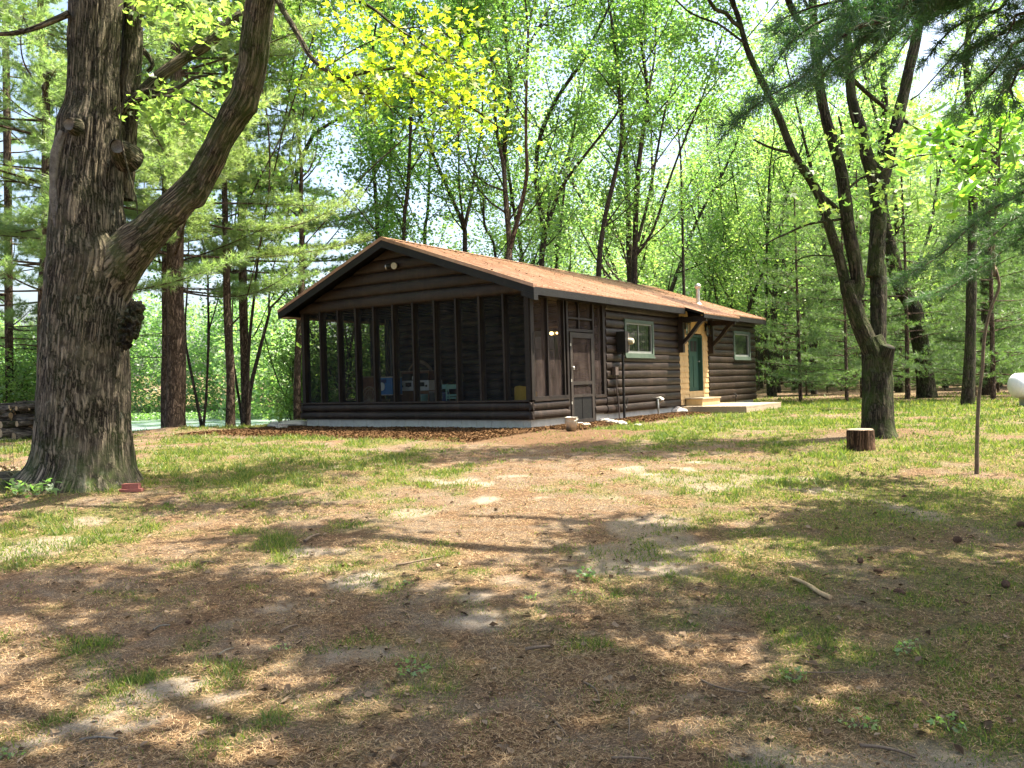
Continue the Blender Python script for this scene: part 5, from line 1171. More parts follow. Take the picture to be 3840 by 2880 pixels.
# ------------------------------------------------------------------ yard objects
rp = np.random.default_rng(42)
def rock(name, x, y, r, label, group, sx=1.2, sz=.6, mat='stone', seed=1):
    A = Acc(); knob(A, (0, 0, r*sz*.35), r, seed, sx, sz, .35, n=30)
    o = A.build(name, M[mat], None, True, (x, y, gz(x, y)-.01)); o.rotation_euler = (0, 0, seed*1.3); return tag(o, label, 'rock', group)
M['stone'] = mat_mottle('field_stone', (0.16,0.14,0.12), (0.42,0.38,0.33), 7, 0.85, bump=.6)
M['stone2'] = mat_mottle('pale_stone', (0.36,0.32,0.27), (0.58,0.53,0.46), 7, 0.85, bump=.6)
rl = [('largest rounded stone right of the screen door', 720, 1225, .17, 'stone2'), ('grey stone second from the screen door', 785, 1232, .13, 'stone'), ('flat stone in the middle of the row by the porch', 840, 1243, .13, 'stone'), ('stone near the right end of the row by the porch', 903, 1250, .13, 'stone'),
      ('dark little stone at the right end of the row', 1040, 1262, .08, 'stone'), ('small pale stone right beside the bucket', 632, 1262, .10, 'stone2'), ('pale wedge shaped stone touching the door sill', 585, 1248, .08, 'stone2')]
for k, (lb, x, y, r, m) in enumerate(rl):
    g_ = ground_at(*C2(x, y)); rock('stone', g_[0], g_[1], r, lb, 'stones by the screen door', mat=m, seed=k+3)
g_ = ground_at(*C2(1330, 1158)); rock('stone', g_[0], g_[1], .26, 'big pale angular rock on the ground before the deck', None, 1.5, .55, 'stone2', 14)
g_ = ground_at(*C1(200, 1462)); rock('stone', g_[0], g_[1], .40, 'long pale flat rock at the left porch corner', None, 1.6, .32, 'stone2', 22)
g_ = ground_at(*C1(110, 1478)); rock('stone', g_[0], g_[1], .16, 'small round rock left of the flat rock', None, 1.2, .6, 'stone', 23)
# bucket
g_ = ground_at(*C2(512, 1297)); bk = empty('metal_bucket', g_, 0, 'dented galvanised bucket on the ground before the screen door', 'bucket')
A = Acc(); ro, hh = .125, .27
prof = [(0, .01), (ro*.78, .01), (ro*.80, .0), (ro*.86, hh*.33), (ro*.875, hh*.335), (ro*.95, hh*.7), (ro*1.0, hh*.98), (ro*1.06, hh), (ro*1.0, hh*1.01), (ro*.97, hh*.97), (ro*.76, .03), (0, .03)]
def lathe(acc, prof, n=32, c=(0, 0, 0), mi=0):
    th = np.linspace(0, 2*PI, n, endpoint=False); V = np.array([[(c[0]+r*math.cos(t), c[1]+r*math.sin(t), c[2]+z) for t in th] for r, z in prof]); m = len(prof)
    i = np.arange(m-1)[:, None]; j = np.arange(n)[None, :]
    acc.add(V.reshape(-1, 3), np.stack([i*n+j, i*n+(j+1) % n, (i+1)*n+(j+1) % n, (i+1)*n+j], -1).reshape(-1, 4), mi)
lathe(A, prof); A.build('body', M['galv'], bk, True)
A = Acc(); th = np.linspace(0, PI, 14); tube(A, [(ro*1.08*math.cos(t), -ro*.9*math.sin(t)*1.05, hh*.93-.06*math.sin(t)) for t in th], [.004]*14, 6, .05); A.build('bail_handle', M['galv'], bk, True)
# stump section standing by the maple
M['stump_bark'] = mat_bark('stump_bark', (0.02,0.010,0.006), (0.22,0.125,0.075), su=12, sv=1.6)
g_ = ground_at(*C7(910, 1143)); DSt = g_[1]; rS = 84/1.6588/FPX*DSt; hS = 128/1.6588/FPX*DSt
sg = empty('sawn_stump', (g_[0], g_[1]+rS, g_[2]), 0, 'short upright sawn log section standing before the forked maple', 'stump'); A = Acc()
tube(A, [(0, 0, -.05), (0, 0, hS*.5), (0, 0, hS-.01)], [rS*1.0, rS*.98, rS*.97], 90, .02, disp=bark_disp(.016, 22, 3.5, .08, .1, 4, 7, .02), cap=False); A.build('bark', M['stump_bark'], sg, True)
t = NT('sawn_wood'); o_ = t.n('ShaderNodeTexCoord').outputs['Object']; wv = t.n('ShaderNodeTexWave', wave_type='RINGS', rings_direction='Z'); wv.inputs['Scale'].default_value = 14; wv.inputs['Distortion'].default_value = 3; wv.inputs['Detail'].default_value = 3; t.l(o_, wv.inputs[0])
nn = t.noise(o_, 12, 4); t.done(t.bsdf(t.ramp(t.math('ADD', t.math('MULTIPLY', wv.outputs['Fac'], .35), t.math('MULTIPLY', nn, .65)), [(0.3, (0.13,0.09,0.06)), (0.7, (0.36,0.27,0.19))]), .85)); M['sawn'] = t.m
A = Acc(); th = np.linspace(0, 2*PI, 60, endpoint=False); rr = rS*.955*(1+.02*np.sin(th*5)); V = [(r*math.cos(q), r*math.sin(q), hS-.012) for r, q in zip(rr, th)]+[(r*math.cos(q)*.93, r*math.sin(q)*.93, hS+.002) for r, q in zip(rr, th)]+[(0, 0, hS+.004)]
A.add(V, [(k, (k+1) % 60, 60+(k+1) % 60, 60+k) for k in range(60)]); A.add(V, [(60+k, 60+(k+1) % 60, 120) for k in range(60)]); A.build('cut_face', M['sawn'], sg)
# bricks
M['brick'] = mat_mottle('old_red_brick', (0.16,0.05,0.04), (0.34,0.13,0.10), 12, .9, bump=.5)
g_ = ground_at(*C4(780, 1492)); A = Acc(); A.box(-.13, .13, -.06, .06, 0, .035); o = A.build('brick', M['brick'], None, False, g_); tag(o, 'flat worn brick lying beneath another at the oak foot', 'brick', 'bricks at the oak foot'); o.rotation_euler = (0, 0, .15)
A = Acc(); A.box(-.10, .10, -.045, .045, 0, .06)
for k in (-.05, 0, .05): A.box(k-.012, k+.012, -.0455, .0455, .0605, .061)
o = A.build('brick', M['brick'], None, False, (g_[0]-.005, g_[1]+.01, g_[2]+.037)); o.rotation_euler = (0, 0, .05); tag(o, 'red brick on top of the flat one beside the oak roots', 'brick', 'bricks at the oak foot')
# wire cage at the left edge
g_ = ground_at(*C4(20, 1380)); A = Acc(); wc = empty('wire_cage', (g_[0]-.12, g_[1], g_[2]), 0, 'round wire mesh cage standing at the left edge before the woodpile', 'cage')
for k in range(16):
    a = 2*PI*k/16; tube(A, [(.24*math.cos(a), .24*math.sin(a), 0), (.22*math.cos(a), .22*math.sin(a), .62+.03*math.sin(k*2.1))], [.0018, .0018], 4, 1, cap=False)
for z in (.05, .16, .27, .38, .49, .6): tube(A, [(.23*math.cos(q), .23*math.sin(q), z) for q in np.linspace(0, 2*PI, 24)], [.0018]*24, 4, 1, cap=False)
A.build('mesh', M['black'], wc)
C = np.array(g_)+np.array([-.12, 0, .03])+rp.normal(size=(500, 3))*np.array([.25, .2, .035]); A = Acc(); rng = rp; leafcards(A, C, .03+.05*rp.random(500), tints=rp.random(500), flat=1.0); tag(A.build('straw_debris', M['dead_leaf']), 'heap of brown straw and leaves at the foot of the wire cage', 'debris', kind='stuff')
# woodpile: every log for itself
M['logend'] = mat_mottle('log_end_grain', (0.26,0.16,0.08), (0.56,0.40,0.22), 16, .85, bump=.4)
M['pile_bark'] = mat_bark('pile_bark', (0.03,0.024,0.019), (0.26,0.215,0.17), su=14, sv=3.0, bump=.7, lichen=.1)
def firewood(c, axis, L, r, label, seed):
    o = Acc(); a = nrm(axis); P = np.array([-a*L/2, a*L*.02+np.array([0,0,.003]), a*L/2]); rs = np.random.default_rng(seed)
    tube(o, P, [r*rs.uniform(.92, 1.05), r, r*rs.uniform(.9, 1.05)], 20, .06, disp=bark_disp(.008, 18, 3, 0, .1, seed, 3, r*.12), cap=False)
    V = o.v[0].reshape(-1, 20, 3)
    for ring, fl in ((V[0], 1), (V[-1], 0)):
        cc = ring.mean(0); o.add(np.vstack([ring, cc]), [((b+1) % 20, b, 20) if fl else (b, (b+1) % 20, 20) for b in range(20)], 1)
    ob = o.build('firewood_log', [M['pile_bark'] if seed % 3 else M['limb_bark'], M['logend']], None, True, c); return tag(ob, label, 'log', 'logs in the woodpile')
DW = 19.0; k = 0
logs = [  # from the enlargement of the left edge (pixels of a 599 x 1659 view of 130 x 360 px): centre x, y, radius, direction, length
 (60, 725, 48, 'e', 1.1), (240, 690, 44, 'x', .7), (460, 630, 78, 'e', .55), (110, 580, 85, 'x', .85), (330, 545, 72, 'e', .8), (60, 475, 42, 'x', .8), (340, 415, 62, 'e', .8), (530, 395, 52, 'e', .6), (180, 400, 45, 'y', .6),
 (70, 400, 34, 'x', .8), (330, 330, 30, 'x', .9), (30, 335, 36, 'x', .5), (470, 310, 44, 'y', .6), (110, 290, 28, 'y', .6), (340, 275, 30, 'x', .9), (540, 300, 34, 'y', .6), (30, 255, 38, 'x', .7), (290, 240, 34, 'x', 1.0), (530, 210, 46, 'x', .6),
 (120, 190, 56, 'e', .7), (250, 170, 26, 'x', .8), (30, 185, 30, 'x', .6), (390, 180, 40, 'y', .6), (170, 115, 30, 'x', 1.0), (320, 130, 34, 'y', .6), (400, 105, 34, 'e', .6), (520, 120, 42, 'e', .6), (40, 125, 26, 'x', .7), (110, 70, 20, 'x', 1.1), (330, 45, 28, 'y', .6), (520, 55, 36, 'x', .7), (590, 130, 34, 'y', .6),
 (600, 480, 70, 'y', .7), (640, 600, 70, 'y', .7), (640, 380, 60, 'y', .7), (640, 290, 60, 'y', .7), (650, 200, 50, 'x', .7), (-60, 640, 80, 'x', .8), (-80, 500, 70, 'x', .8), (-80, 380, 60, 'x', .9), (-70, 270, 50, 'x', .8), (-90, 160, 50, 'x', .8), (-60, 750, 45, 'x', .8), (480, 500, 60, 'y', .6), (215, 480, 44, 'y', .5)]
adj = {'e': 'slanting', 'x': 'lengthwise', 'y': 'end-on'}
def layer(y): return sum(y < q for q in (620, 500, 350, 260, 150, 80))
LAYERS = ['lowest', 'second lowest', 'third lowest', 'middle', 'third highest', 'second highest', 'topmost']
ORD = ['first', 'second', 'third', 'fourth', 'fifth', 'sixth', 'seventh', 'eighth', 'ninth', 'tenth', 'eleventh', 'twelfth']
for k, (x, y, r, ax, L) in enumerate(logs):
    u, v = x/4.608, 1500+y/4.608; d = DW+{'e': 0, 'x': .15, 'y': .3}[ax]+(.02*k % .2)
    c = at(u, v, d); rr = r/4.608/FPX*d; c[2] = max(c[2], gz(c[0], c[1])+rr*.8); rank = sum(1 for q in logs if layer(q[1]) == layer(y) and q[0] < x)
    sz_ = 'thick' if rr > .085 else 'thin' if rr < .045 else 'medium'
    firewood(c+np.array([0, .25 if ax == 'y' else 0, 0]), {'e': (.55, .8, .03*(k % 3)), 'x': (1, .12*((k % 5)-2), .04*((k % 3)-1)), 'y': (.15, 1, 0)}[ax], L, rr, f'{sz_} {adj[ax]} log, {ORD[rank]} from the left in the {LAYERS[layer(y)]} layer of the woodpile', k)
# small stake tag, propane tank
g_ = ground_at(*C7(1891, 868)); T_ = (g_[0]+.25, g_[1]+.1, Z0)
tk = empty('propane_tank', (g_[0]+.75, g_[1], g_[2]), -.05, 'white cylindrical gas tank with blue dome at the right edge', 'tank'); d = float(g_[1]); u, v = 3790, 1447; e = at(3790, 1447, d); zc = e[2]-g_[2]; x0 = e[0]-(g_[0]+.75); R_t = 47/FPX*d
th = np.linspace(0, PI/2, 9); P = [(x0+R_t*.62*(1-math.cos(q)), 0, zc) for q in th]+[(x0+2.4, 0, zc)]+[(x0+2.4+R_t*.62*math.sin(q), 0, zc) for q in th[1:]]
Rr = [max(.005, R_t*math.sin(q)) for q in th]+[R_t]+[max(.005, R_t*math.cos(q)) for q in th[1:]]
P = np.array(P); A = Acc()
n = 48; aa = np.linspace(0, 2*PI, n, endpoint=False); V = np.array([[(p[0], r*math.cos(a), p[2]+r*math.sin(a)) for a in aa] for p, r in zip(P, Rr)]); i = np.arange(len(P)-1)[:, None]; j = np.arange(n)[None, :]
A.add(V.reshape(-1, 3), np.stack([i*n+j, (i+1)*n+j, (i+1)*n+(j+1) % n, i*n+(j+1) % n], -1).reshape(-1, 4)); M['tank'] = mat_mottle('tank_paint', (0.60,0.62,0.62), (0.78,0.79,0.78), 3, .35, bump=.03); A.build('shell', M['tank'], tk, True)
A = Acc()
for xx in (x0+.45, x0+1.95): A.box(xx-.08, xx+.08, -R_t*.75, R_t*.75, -.1, zc-R_t*.72)
A.build('support_leg', M['concrete'], tk)
M['blue'] = mat_mottle('dark_blue_paint', (0.02,0.035,0.12), (0.03,0.05,0.18), 4, .4, bump=.05); A = Acc(); lathe(A, [(.0, R_t+.17), (.10, R_t+.155), (.15, R_t+.10), (.155, R_t-.04)], 24, (x0+.62, 0, zc)); A.build('valve_dome', M['blue'], tk, True)
cu = bpy.data.curves.new('tank_lettering', 'FONT'); cu.body = 'PROPANE'; cu.size = .17; cu.extrude = .002
lt = bpy.data.objects.new('lettering', cu); COL.objects.link(lt); lt.parent = tk; lt.location = (x0+.32, -R_t*1.0-.006, zc-.17); lt.rotation_euler = (PI/2-.17, 0, 0); M['greyink'] = mat_mottle('faded_grey_ink', (0.16,0.18,0.17), (0.22,0.24,0.23), 5, .7); cu.materials.append(M['greyink']); text_to_mesh(lt, 'lettering', M['greyink'])
# ---- sticks, cones and seedlings on the ground
def stick(pts, conv, w, label, bm='twig', lift=.01, group='fallen sticks on the yard'):
    G = [ground_at(*conv(x, y)) for x, y in pts]; b = G[0].copy(); r = w/2
    P = np.array([g-b+np.array([0, 0, r+lift*math.sin(PI*k/(len(G)-1))]) for k, g in enumerate(G)]); A = Acc()
    Rr = np.linspace(r, r*.6, len(P)); tube(A, P, Rr, 9, .03, disp=bark_disp(r*.18, 40, 12, 0, .1, int(pts[0][0]), 3, r*.3))
    o = A.build('stick', M[bm], None, True, b); return tag(o, label, 'stick', group)
stick([(1385, 460), (1340, 440), (1290, 408), (1250, 385), (1212, 368)], G7, .034, 'thick grey stick with a dark broken end lying in a sun patch', 'logend', .005)
stick([(80, 676), (130, 673), (185, 664)], G7, .022, 'short dark brown stick near the pale sand patches')
stick([(330, 815), (365, 838), (390, 870), (398, 915)], G7, .011, 'curved grey twig beside the pale sand patch')
stick([(832, 800), (880, 832), (950, 855), (1030, 861)], G7, .009, 'long thin bowed twig in the shaded middle foreground')
stick([(1510, 1092), (1600, 1110), (1680, 1128), (1750, 1142)], G7, .016, 'dark stick close to the bottom edge on the right')
stick([(192, 970), (225, 1010), (262, 1056)], G7, .010, 'short leaning twig near the bottom centre')
stick([(450, 1140), (530, 1146), (620, 1152)], G7, .012, 'dark straight twig at the very bottom edge')
stick([(522, 968), (525, 1005), (522, 1042)], G7, .009, 'pale little twig pointing at the camera near the bottom')
stick([(1240, 770), (1340, 778), (1460, 768)], G7, .008, 'thin dark twig in the grass of the right foreground')
stick([(1330, 215), (1360, 200), (1395, 185)], G6, .028, 'dark bark stick left of the middle of the yard')
stick([(1730, 321), (1800, 312), (1880, 295), (1950, 276)], G6, .018, 'long dark stick in the middle of the yard')
stick([(1225, 612), (1262, 598), (1297, 580)], G6, .016, 'short pale stick left of centre in shade')
stick([(350, 1088), (430, 1087), (515, 1085)], G6, .013, 'straight pale stick in the lower left foreground', 'cutwood')
stick([(880, 306), (915, 309), (950, 313)], G6, .016, 'dark stick at the rim of the left sun patch')
stick([(950, 715), (985, 700), (1020, 682)], G6, .012, 'pale split twig below the left sun patch', 'cutwood')
stick([(1390, 376), (1410, 388), (1425, 396)], G6, .015, 'small dark twig beside the little sand patches')
stick([(670, 600), (700, 592), (742, 580)], G6, .014, 'pale stick under the round pine cone', 'cutwood')
stick([(2100, 255), (2160, 262), (2230, 250)], lambda x, y: (x*1.0, 1850+y*1.0), .014, 'thin curved twig on the sandy path')
M['cone'] = mat_mottle('pine_cone', (0.04,0.022,0.014), (0.17,0.095,0.06), 30, .9)
def cone(x, y, conv, s, label, rz):
    s *= .62; g_ = ground_at(*conv(x, y)); A = Acc(); n = 90
    for k in range(n):
        t = k/n; a = k*2.39996; rr = s*.30*math.sin(PI*(.12+.82*t))**.8; z = s*(t-.5); d = np.array([0, math.cos(a), math.sin(a)]); c = np.array([z, 0, 0])+d*rr*.55; q = np.array([.5*s*.14, 0, 0]); tip = np.array([z+s*.10, 0, 0])+d*rr*1.25; side = np.cross(d, [1, 0, 0])*s*.075
        A.add([c-side*.6, c+side*.6, tip+side, tip-side], [(0,1,2,3)])
    tube(A, [(-s*.45, 0, 0), (s*.45, 0, 0)], [s*.12, s*.08], 8, 1)
    o = A.build('pine_cone', M['cone'], None, False, (g_[0], g_[1], g_[2]+s*.27)); o.rotation_euler = (0, .05, rz); tag(o, label, 'pine cone', 'pine cones on the yard')
for a in ((1925, 212, G7, .13, 'open brown pine cone in the sun patches far right', .4), (2135, 402, G7, .12, 'dark pine cone near the right edge', 1.2), (1680, 437, G7, .12, 'brown pine cone right of the thick stick', 2.0), (2196, 146, G7, .13, 'pine cone cut by the right edge of the view', .2),
          (1592, 342, G7, .10, 'half buried pine cone above the thick stick', 2.6), (1512, 300, G7, .10, 'weathered pine cone in shade beyond the thick stick', .9), (820, 570, G6, .06, 'small round pine cone by the left sun patch', .5), (1085, 664, G6, .04, 'tiny dark pine cone in the left shade', 1.5), (1890, 90, lambda x, y: (x+1500, 1850+y*.2), .09, 'pine cone in the grass beyond the sun patches', .3), (1925, 465, G7, .05, 'little dark pine cone below the far right ones', 1.9)): cone(*a)
def sprout(x, y, conv, s, n, label, leaf='leaf_green'):
    s *= .72 if y > 30 else 1
    g_ = ground_at(*conv(x, y)); A = Acc(); tp_ = []
    for k in range(n):
        a = 2*PI*k/n+rp.random(); h = s*rp.uniform(.4, 1); q = np.array([math.cos(a)*s*rp.uniform(.3, .9), math.sin(a)*s*rp.uniform(.3, .9), h*.6]); tube(A, [(0, 0, 0), q*.5+np.array([0, 0, h*.2]), q], [.003, .002, .001], 4, 1, raw=True, cap=False); tp_.append(q)
    A2 = Acc(); leaves(A2, tp_, 4, s*.14, s*.30, rp, lobed=True, tintc=.6); r = empty('seedling', g_, 0, label, 'seedling', 'seedlings on the yard'); A.build('stem', M['twig'], r); A2.build('leaves', M[leaf], r)
for a in ((340, 372, G7, .16, 14, 'largest leafy weed in the centre of the yard'), (290, 438, G7, .08, 6, 'small weed below the largest leafy one'), (110, 460, G7, .10, 7, 'weed left of the small one in the centre'), (1235, 805, G7, .12, 8, 'green weed right of the long bowed twig'), (1515, 1010, G7, .12, 8, 'pale green weed in the right foreground'), (1890, 1020, G7, .13, 8, 'bright weed in the lower right corner area'), (1720, 690, G7, .14, 9, 'low fern like weed right of centre'), (1790, 800, G6, .14, 9, 'fern like sprig left of the sandy spots'), (1770, 410, G6, .10, 7, 'weed by the middle of the yard'), (30, 1160, G6, .09, 7, 'weed in the lower left corner'), (1220, 695, G6, .08, 6, 'small weed in the left sunlit strip'), (150, 20, G6, .30, 18, 'mossy green clump of ferns at the oak foot')): sprout(*a)
g_ = ground_at(*C1(92, 1470)); A = Acc(); tube(A, [(0, 0, 0), (.01, 0, .25), (0, 0, .5)], [.006, .005, .003], 5, .1); r = empty('young_plant', g_, 0, 'bright little plant standing by the left porch corner', 'plant'); A.build('stem', M['twig'], r)
A = Acc(); leaves(A, [(0, 0, z) for z in (.2, .3, .4, .5)], 7, .05, .13, rp, lobed='long', tintc=.8); A.build('leaves', M['leaf_sapling'], r)

# ------------------------------------------------------------------ things on the porch
FZ = Z0+.2
def pp(s, w): x, y = from_cabin(s, w); return (x, y, FZ)
def pobj(name, label, cat, s, w, rz=0, group=None): return empty(name, pp(s, w), PI/2-_sa+rz, label, cat, group)
def on(cx, cy, s): w, h = on_s(*C1(cx, cy), s); return w, h
M['rattan'] = mat_mottle('rattan', (0.16,0.11,0.07), (0.34,0.26,0.18), 14, .7)
M['wood_red'] = mat_mottle('reddish_wood', (0.12,0.05,0.025), (0.26,0.11,0.05), 5, .5)
M['coolblue'] = mat_mottle('cooler_blue', (0.03,0.14,0.36), (0.06,0.24,0.55), 3, .4, bump=.03)
M['mint'] = mat_mottle('mint_paint', (0.20,0.40,0.36), (0.32,0.55,0.50), 5, .6)
M['yellow'] = mat_mottle('mustard_vinyl', (0.50,0.30,0.03), (0.65,0.42,0.06), 4, .5)
M['navy'] = mat_mottle('dull_blue_enamel', (0.05,0.08,0.20), (0.09,0.13,0.30), 4, .5)
# blue drink cooler on a stand
s = 1.7; wa, ha = on(822, 1108, s); wb, hb = on(922, 1228, s); c = pobj('drink_cooler', 'blue metal drink cooler with pale rim standing on dark legs', 'cooler', s, (wa+wb)/2); hw = (wa-wb)/2; z1 = ha-.2; z0 = hb-.2
A = Acc(); A.box(-.0, .38, -hw, hw, z0, z1); A.build('body', M['coolblue'], c)
A = Acc(); A.box(-.012, .39, -hw-.01, hw+.01, z1, z1+.025); A.box(-.012, .39, -hw-.01, hw+.01, z0-.02, z0); A.build('rim', M['galv'], c)
A = Acc(); tube(A, [(-.004, hw*.58, z0+(z1-z0)*.48), (-.016, hw*.58, z0+(z1-z0)*.48)], [.11, .105], 24, 1); A.build('emblem', M['white'], c)
A = Acc(); A.box(-.006, -.001, -hw*.1, hw*.8, z1-.13, z1-.04); A.build('name_band', M['blue'], c)
for a, b in ((.02, -hw+.03), (.34, -hw+.03), (.02, hw-.03), (.34, hw-.03)):
    A = Acc(); A.box(a-.018, a+.018, b-.018, b+.018, 0, z0-.021); A.build('leg', M['black'], c)
# brown slatted chair with a fan back, hoop chair
def hoop(A, w0, hb, hw, ht, s=0, r=.014, n=14): tube(A, [(s, w0+hw*math.cos(q), hb+(ht-hb)*math.sin(q)) for q in np.linspace(0, PI, n)], [r]*n, 8, .05)
s = 1.1; wc_, ht = on(752, 1172, s); _, hbm = on(752, 1285, s); c = pobj('rattan_chair', 'rattan chair with rounded fan shaped back near the cooler', 'chair', s, wc_); ht -= .2
A = Acc(); hoop(A, 0, .40, .29, ht, 0, .02); hoop(A, 0, .40, .21, ht-.08, 0, .012)
for q in (.35, .7, 1.05, 1.4, 1.75, 2.1, 2.45, 2.8): tube(A, [(0, 0, .40), (0, .27*math.cos(q), .40+(ht-.42)*math.sin(q))], [.009, .009], 6, 1)
A.build('backrest', M['rattan'], c, True)
A = Acc(); A.box(.0, .48, -.25, .25, .38, .43); A.build('seat', M['rattan'], c)
for a, b in ((.02, -.23), (.45, -.23), (.02, .23), (.45, .23)):
    A = Acc(); tube(A, [(a, b, .38), (a, b*1.08, 0)], [.02, .016], 8, 1); A.build('leg', M['rattan'], c, True)
s = 2.2; wc_, ht = on(618, 1180, s); c = pobj('hoop_chair', 'slender bentwood chair with a tall hoop back by the screens', 'chair', s, wc_, .6); ht -= .2
A = Acc(); hoop(A, 0, .42, .19, ht, 0, .016); hoop(A, 0, .42, .12, ht-.12, 0, .01); A.build('backrest', M['rattan'], c, True)
A = Acc(); lathe(A, [(0, .40), (.20, .40), (.215, .42), (.2, .44), (0, .445)], 24, (.2, 0, 0)); A.build('seat', M['rattan'], c, True)
for a, b in ((.03, -.13), (.36, -.13), (.03, .13), (.36, .13)):
    A = Acc(); tube(A, [(a, b, .40), (a, b*1.2, 0)], [.015, .012], 8, 1); A.build('leg', M['rattan'], c, True)
s = 2.1; wa, ha = on(690, 1106, s); wb, hb = on(796, 1180, s); c = pobj('panel_chest', 'dark brown wooden chest standing behind the fan backed chair', 'chest', s, (wa+wb)/2); hw = (wa-wb)/2; z1 = ha-.2
A = Acc(); A.box(0, .4, -hw, hw, .1, z1); A.build('body', M['wood_red'], c); A = Acc(); A.box(-.02, .42, -hw-.02, hw+.02, z1, z1+.03); A.build('lid', M['rattan'], c)
for a, b in ((.03, -hw+.03), (.37, -hw+.03), (.03, hw-.03), (.37, hw-.03)):
    A = Acc(); A.box(a-.02, a+.02, b-.02, b+.02, 0, .1); A.build('leg', M['wood_red'], c)
# white kitchen range with dials
s = 2.35; wa, ha = on(962, 1130, s); wb, hb = on(1188, 1198, s); c = pobj('kitchen_range', 'white enamel range with black dial panels against the porch back wall', 'stove', s, (wa+wb)/2); hw = (wa-wb)/2; z1 = ha-.2; z0 = hb-.2
A = Acc(); A.box(.0, .55, -hw, hw, z0, z1); A.build('control_panel', M['white'], c); A = Acc(); A.box(.03, .55, -hw+.02, hw-.02, .12, z0-.002); A.build('lower_body', M['wood_red'], c)
A = Acc(); A.box(-.008, .56, -hw-.01, hw+.01, z1, z1+.02); A.box(-.008, -.001, hw*.12, hw*.5, z1-.16, z1-.05); A.box(-.008, -.001, -hw*.72, -hw*.40, z1-.16, z1-.05); A.build('dial_panel', M['black'], c)
for q in (.72, .3, -.2, -.85):
    A = Acc(); tube(A, [(-.001, hw*q, z0+(z1-z0)*.45), (-.03, hw*q, z0+(z1-z0)*.45)], [.03, .025], 12, 1); A.build('knob', M['black'], c)
for a, b in ((.06, -hw+.05), (.5, -hw+.05), (.06, hw-.05), (.5, hw-.05)):
    A = Acc(); A.box(a-.02, a+.02, b-.02, b+.02, 0, .12); A.build('leg', M['black'], c)
c2 = pobj('white_jar', 'small white jar standing on the range', 'jar', s+.15, on(1048, 1110, s)[0]); c2.location.z += z1+.02; A = Acc(); lathe(A, [(0, 0), (.035, 0), (.04, .05), (.03, .09), (.012, .11), (0, .112)], 16); A.build('body', M['white'], c2, True)
# reddish cupboard behind
s = 2.95; wa, ha = on(985, 1000, s); wb, hb = on(1190, 1100, s); c = pobj('wall_cupboard', 'reddish wooden hutch with carved crest behind the range', 'cupboard', s, (wa+wb)/2); hw = (wa-wb)/2; z1 = ha-.2
A = Acc(); A.box(0, .25, -hw, hw, .1, z1-.25); A.build('body', M['wood_red'], c)
A = Acc(); A.box(-.02, .26, -hw-.02, hw+.02, z1-.25, z1-.22); tube(A, [(.1, -hw, z1-.2), (.1, -hw*.5, z1-.02), (.1, 0, z1+.02), (.1, hw*.4, z1-.1), (.1, hw*.6, z1-.2)], [.04, .05, .05, .04, .03], 8, .05); A.build('crest', M['rattan'], c)
for q in (-.5, .5):
    A = Acc(); A.box(-.014, -.001, hw*q-hw*.42, hw*q+hw*.42, z1-.62, z1-.30); A.build('door_panel', M['post'], c)
# pails
for s, x, y0, y1, m, lb in ((1.5, 1138, 1228, 1280, 'mint', 'pale teal pail in front of the range'), (1.5, 1290, 1212, 1280, 'navy', 'dull blue pail below the mint chair back'), (1.7, 1232, 1205, 1275, 'galv', 'grey pail left of the dull blue one')):
    w_, h1 = on(x, y0, s); c = pobj('pail', lb, 'pail', s, w_, group='pails on the porch'); h = h1-.2; A = Acc(); lathe(A, [(0, 0), (.12, 0), (.15, h), (.158, h+.006), (.145, h), (.11, .02), (0, .02)], 28); A.build('body', M[m], c, True)
    A = Acc(); tube(A, [(0, .15*math.cos(q), h-.02+.0*math.sin(q)) if False else (-.15*math.sin(q), .15*math.cos(q), h-.03*math.sin(q)) for q in np.linspace(0, PI, 10)], [.004]*10, 5, .1); A.build('bail_handle', M['galv'], c, True)
# mint chairs
for s, xa, ya, tl, lb in ((1.9, 1295, 1152, 0.0, 'mint green chair with a curved back slat behind the pail'), (1.6, 1362, 1152, .9, 'mint green chair turned side on beside the other')):
    w_, h1 = on(xa, ya, s); c = pobj('painted_chair', lb, 'chair', s, w_, tl, 'mint chairs on the porch'); h = h1-.2; A = Acc()
    for b in (-.17, .17): tube(A, [(-.06, b, h), (.0, b, .44)], [.018, .02], 8, .1)
    A.box(-.055, -.03, -.17, .17, h-.12, h-.01); A.box(-.03, -.008, -.17, .17, h-.30, h-.25); A.build('backrest', M['mint'], c)
    A = Acc(); A.box(-.02, .38, -.19, .19, .41, .445); A.build('seat', M['mint'], c)
    for a, b in ((.0, -.17), (.35, -.17), (.0, .17), (.35, .17)):
        A = Acc(); tube(A, [(a, b, .41), (a*1.05, b*1.05, 0)], [.018, .014], 8, 1); A.build('leg', M['mint'], c, True)
# mustard chair near the right screens
s = .9; wa, ha = on(1790, 1166, s); wb, _ = on(1905, 1166, s); c = pobj('shell_chair', 'mustard yellow rounded shell chair near the porch corner', 'chair', s, (wa+wb)/2); hw = abs(wa-wb)/2+.06; h = ha-.2; A = Acc()
n = 14; q = np.linspace(0, PI, n); V = []
for k, z in enumerate(np.linspace(.36, 1, 7)):
    for a in q: V.append((.0+.35*(1-math.sin(a))*.9, hw*math.cos(a), .36+(h-.36)*(k/6)*(.55+.45*math.sin(a))))
A.add(V, [(k*n+j, k*n+j+1, (k+1)*n+j+1, (k+1)*n+j) for k in range(6) for j in range(n-1)]); A.build('shell_back', M['yellow'], c, True)
A = Acc(); lathe(A, [(0, .34), (hw*.85, .34), (hw*.95, .38), (hw*.85, .42), (0, .43)], 28, (.3, 0, 0)); A.build('seat', M['yellow'], c, True)
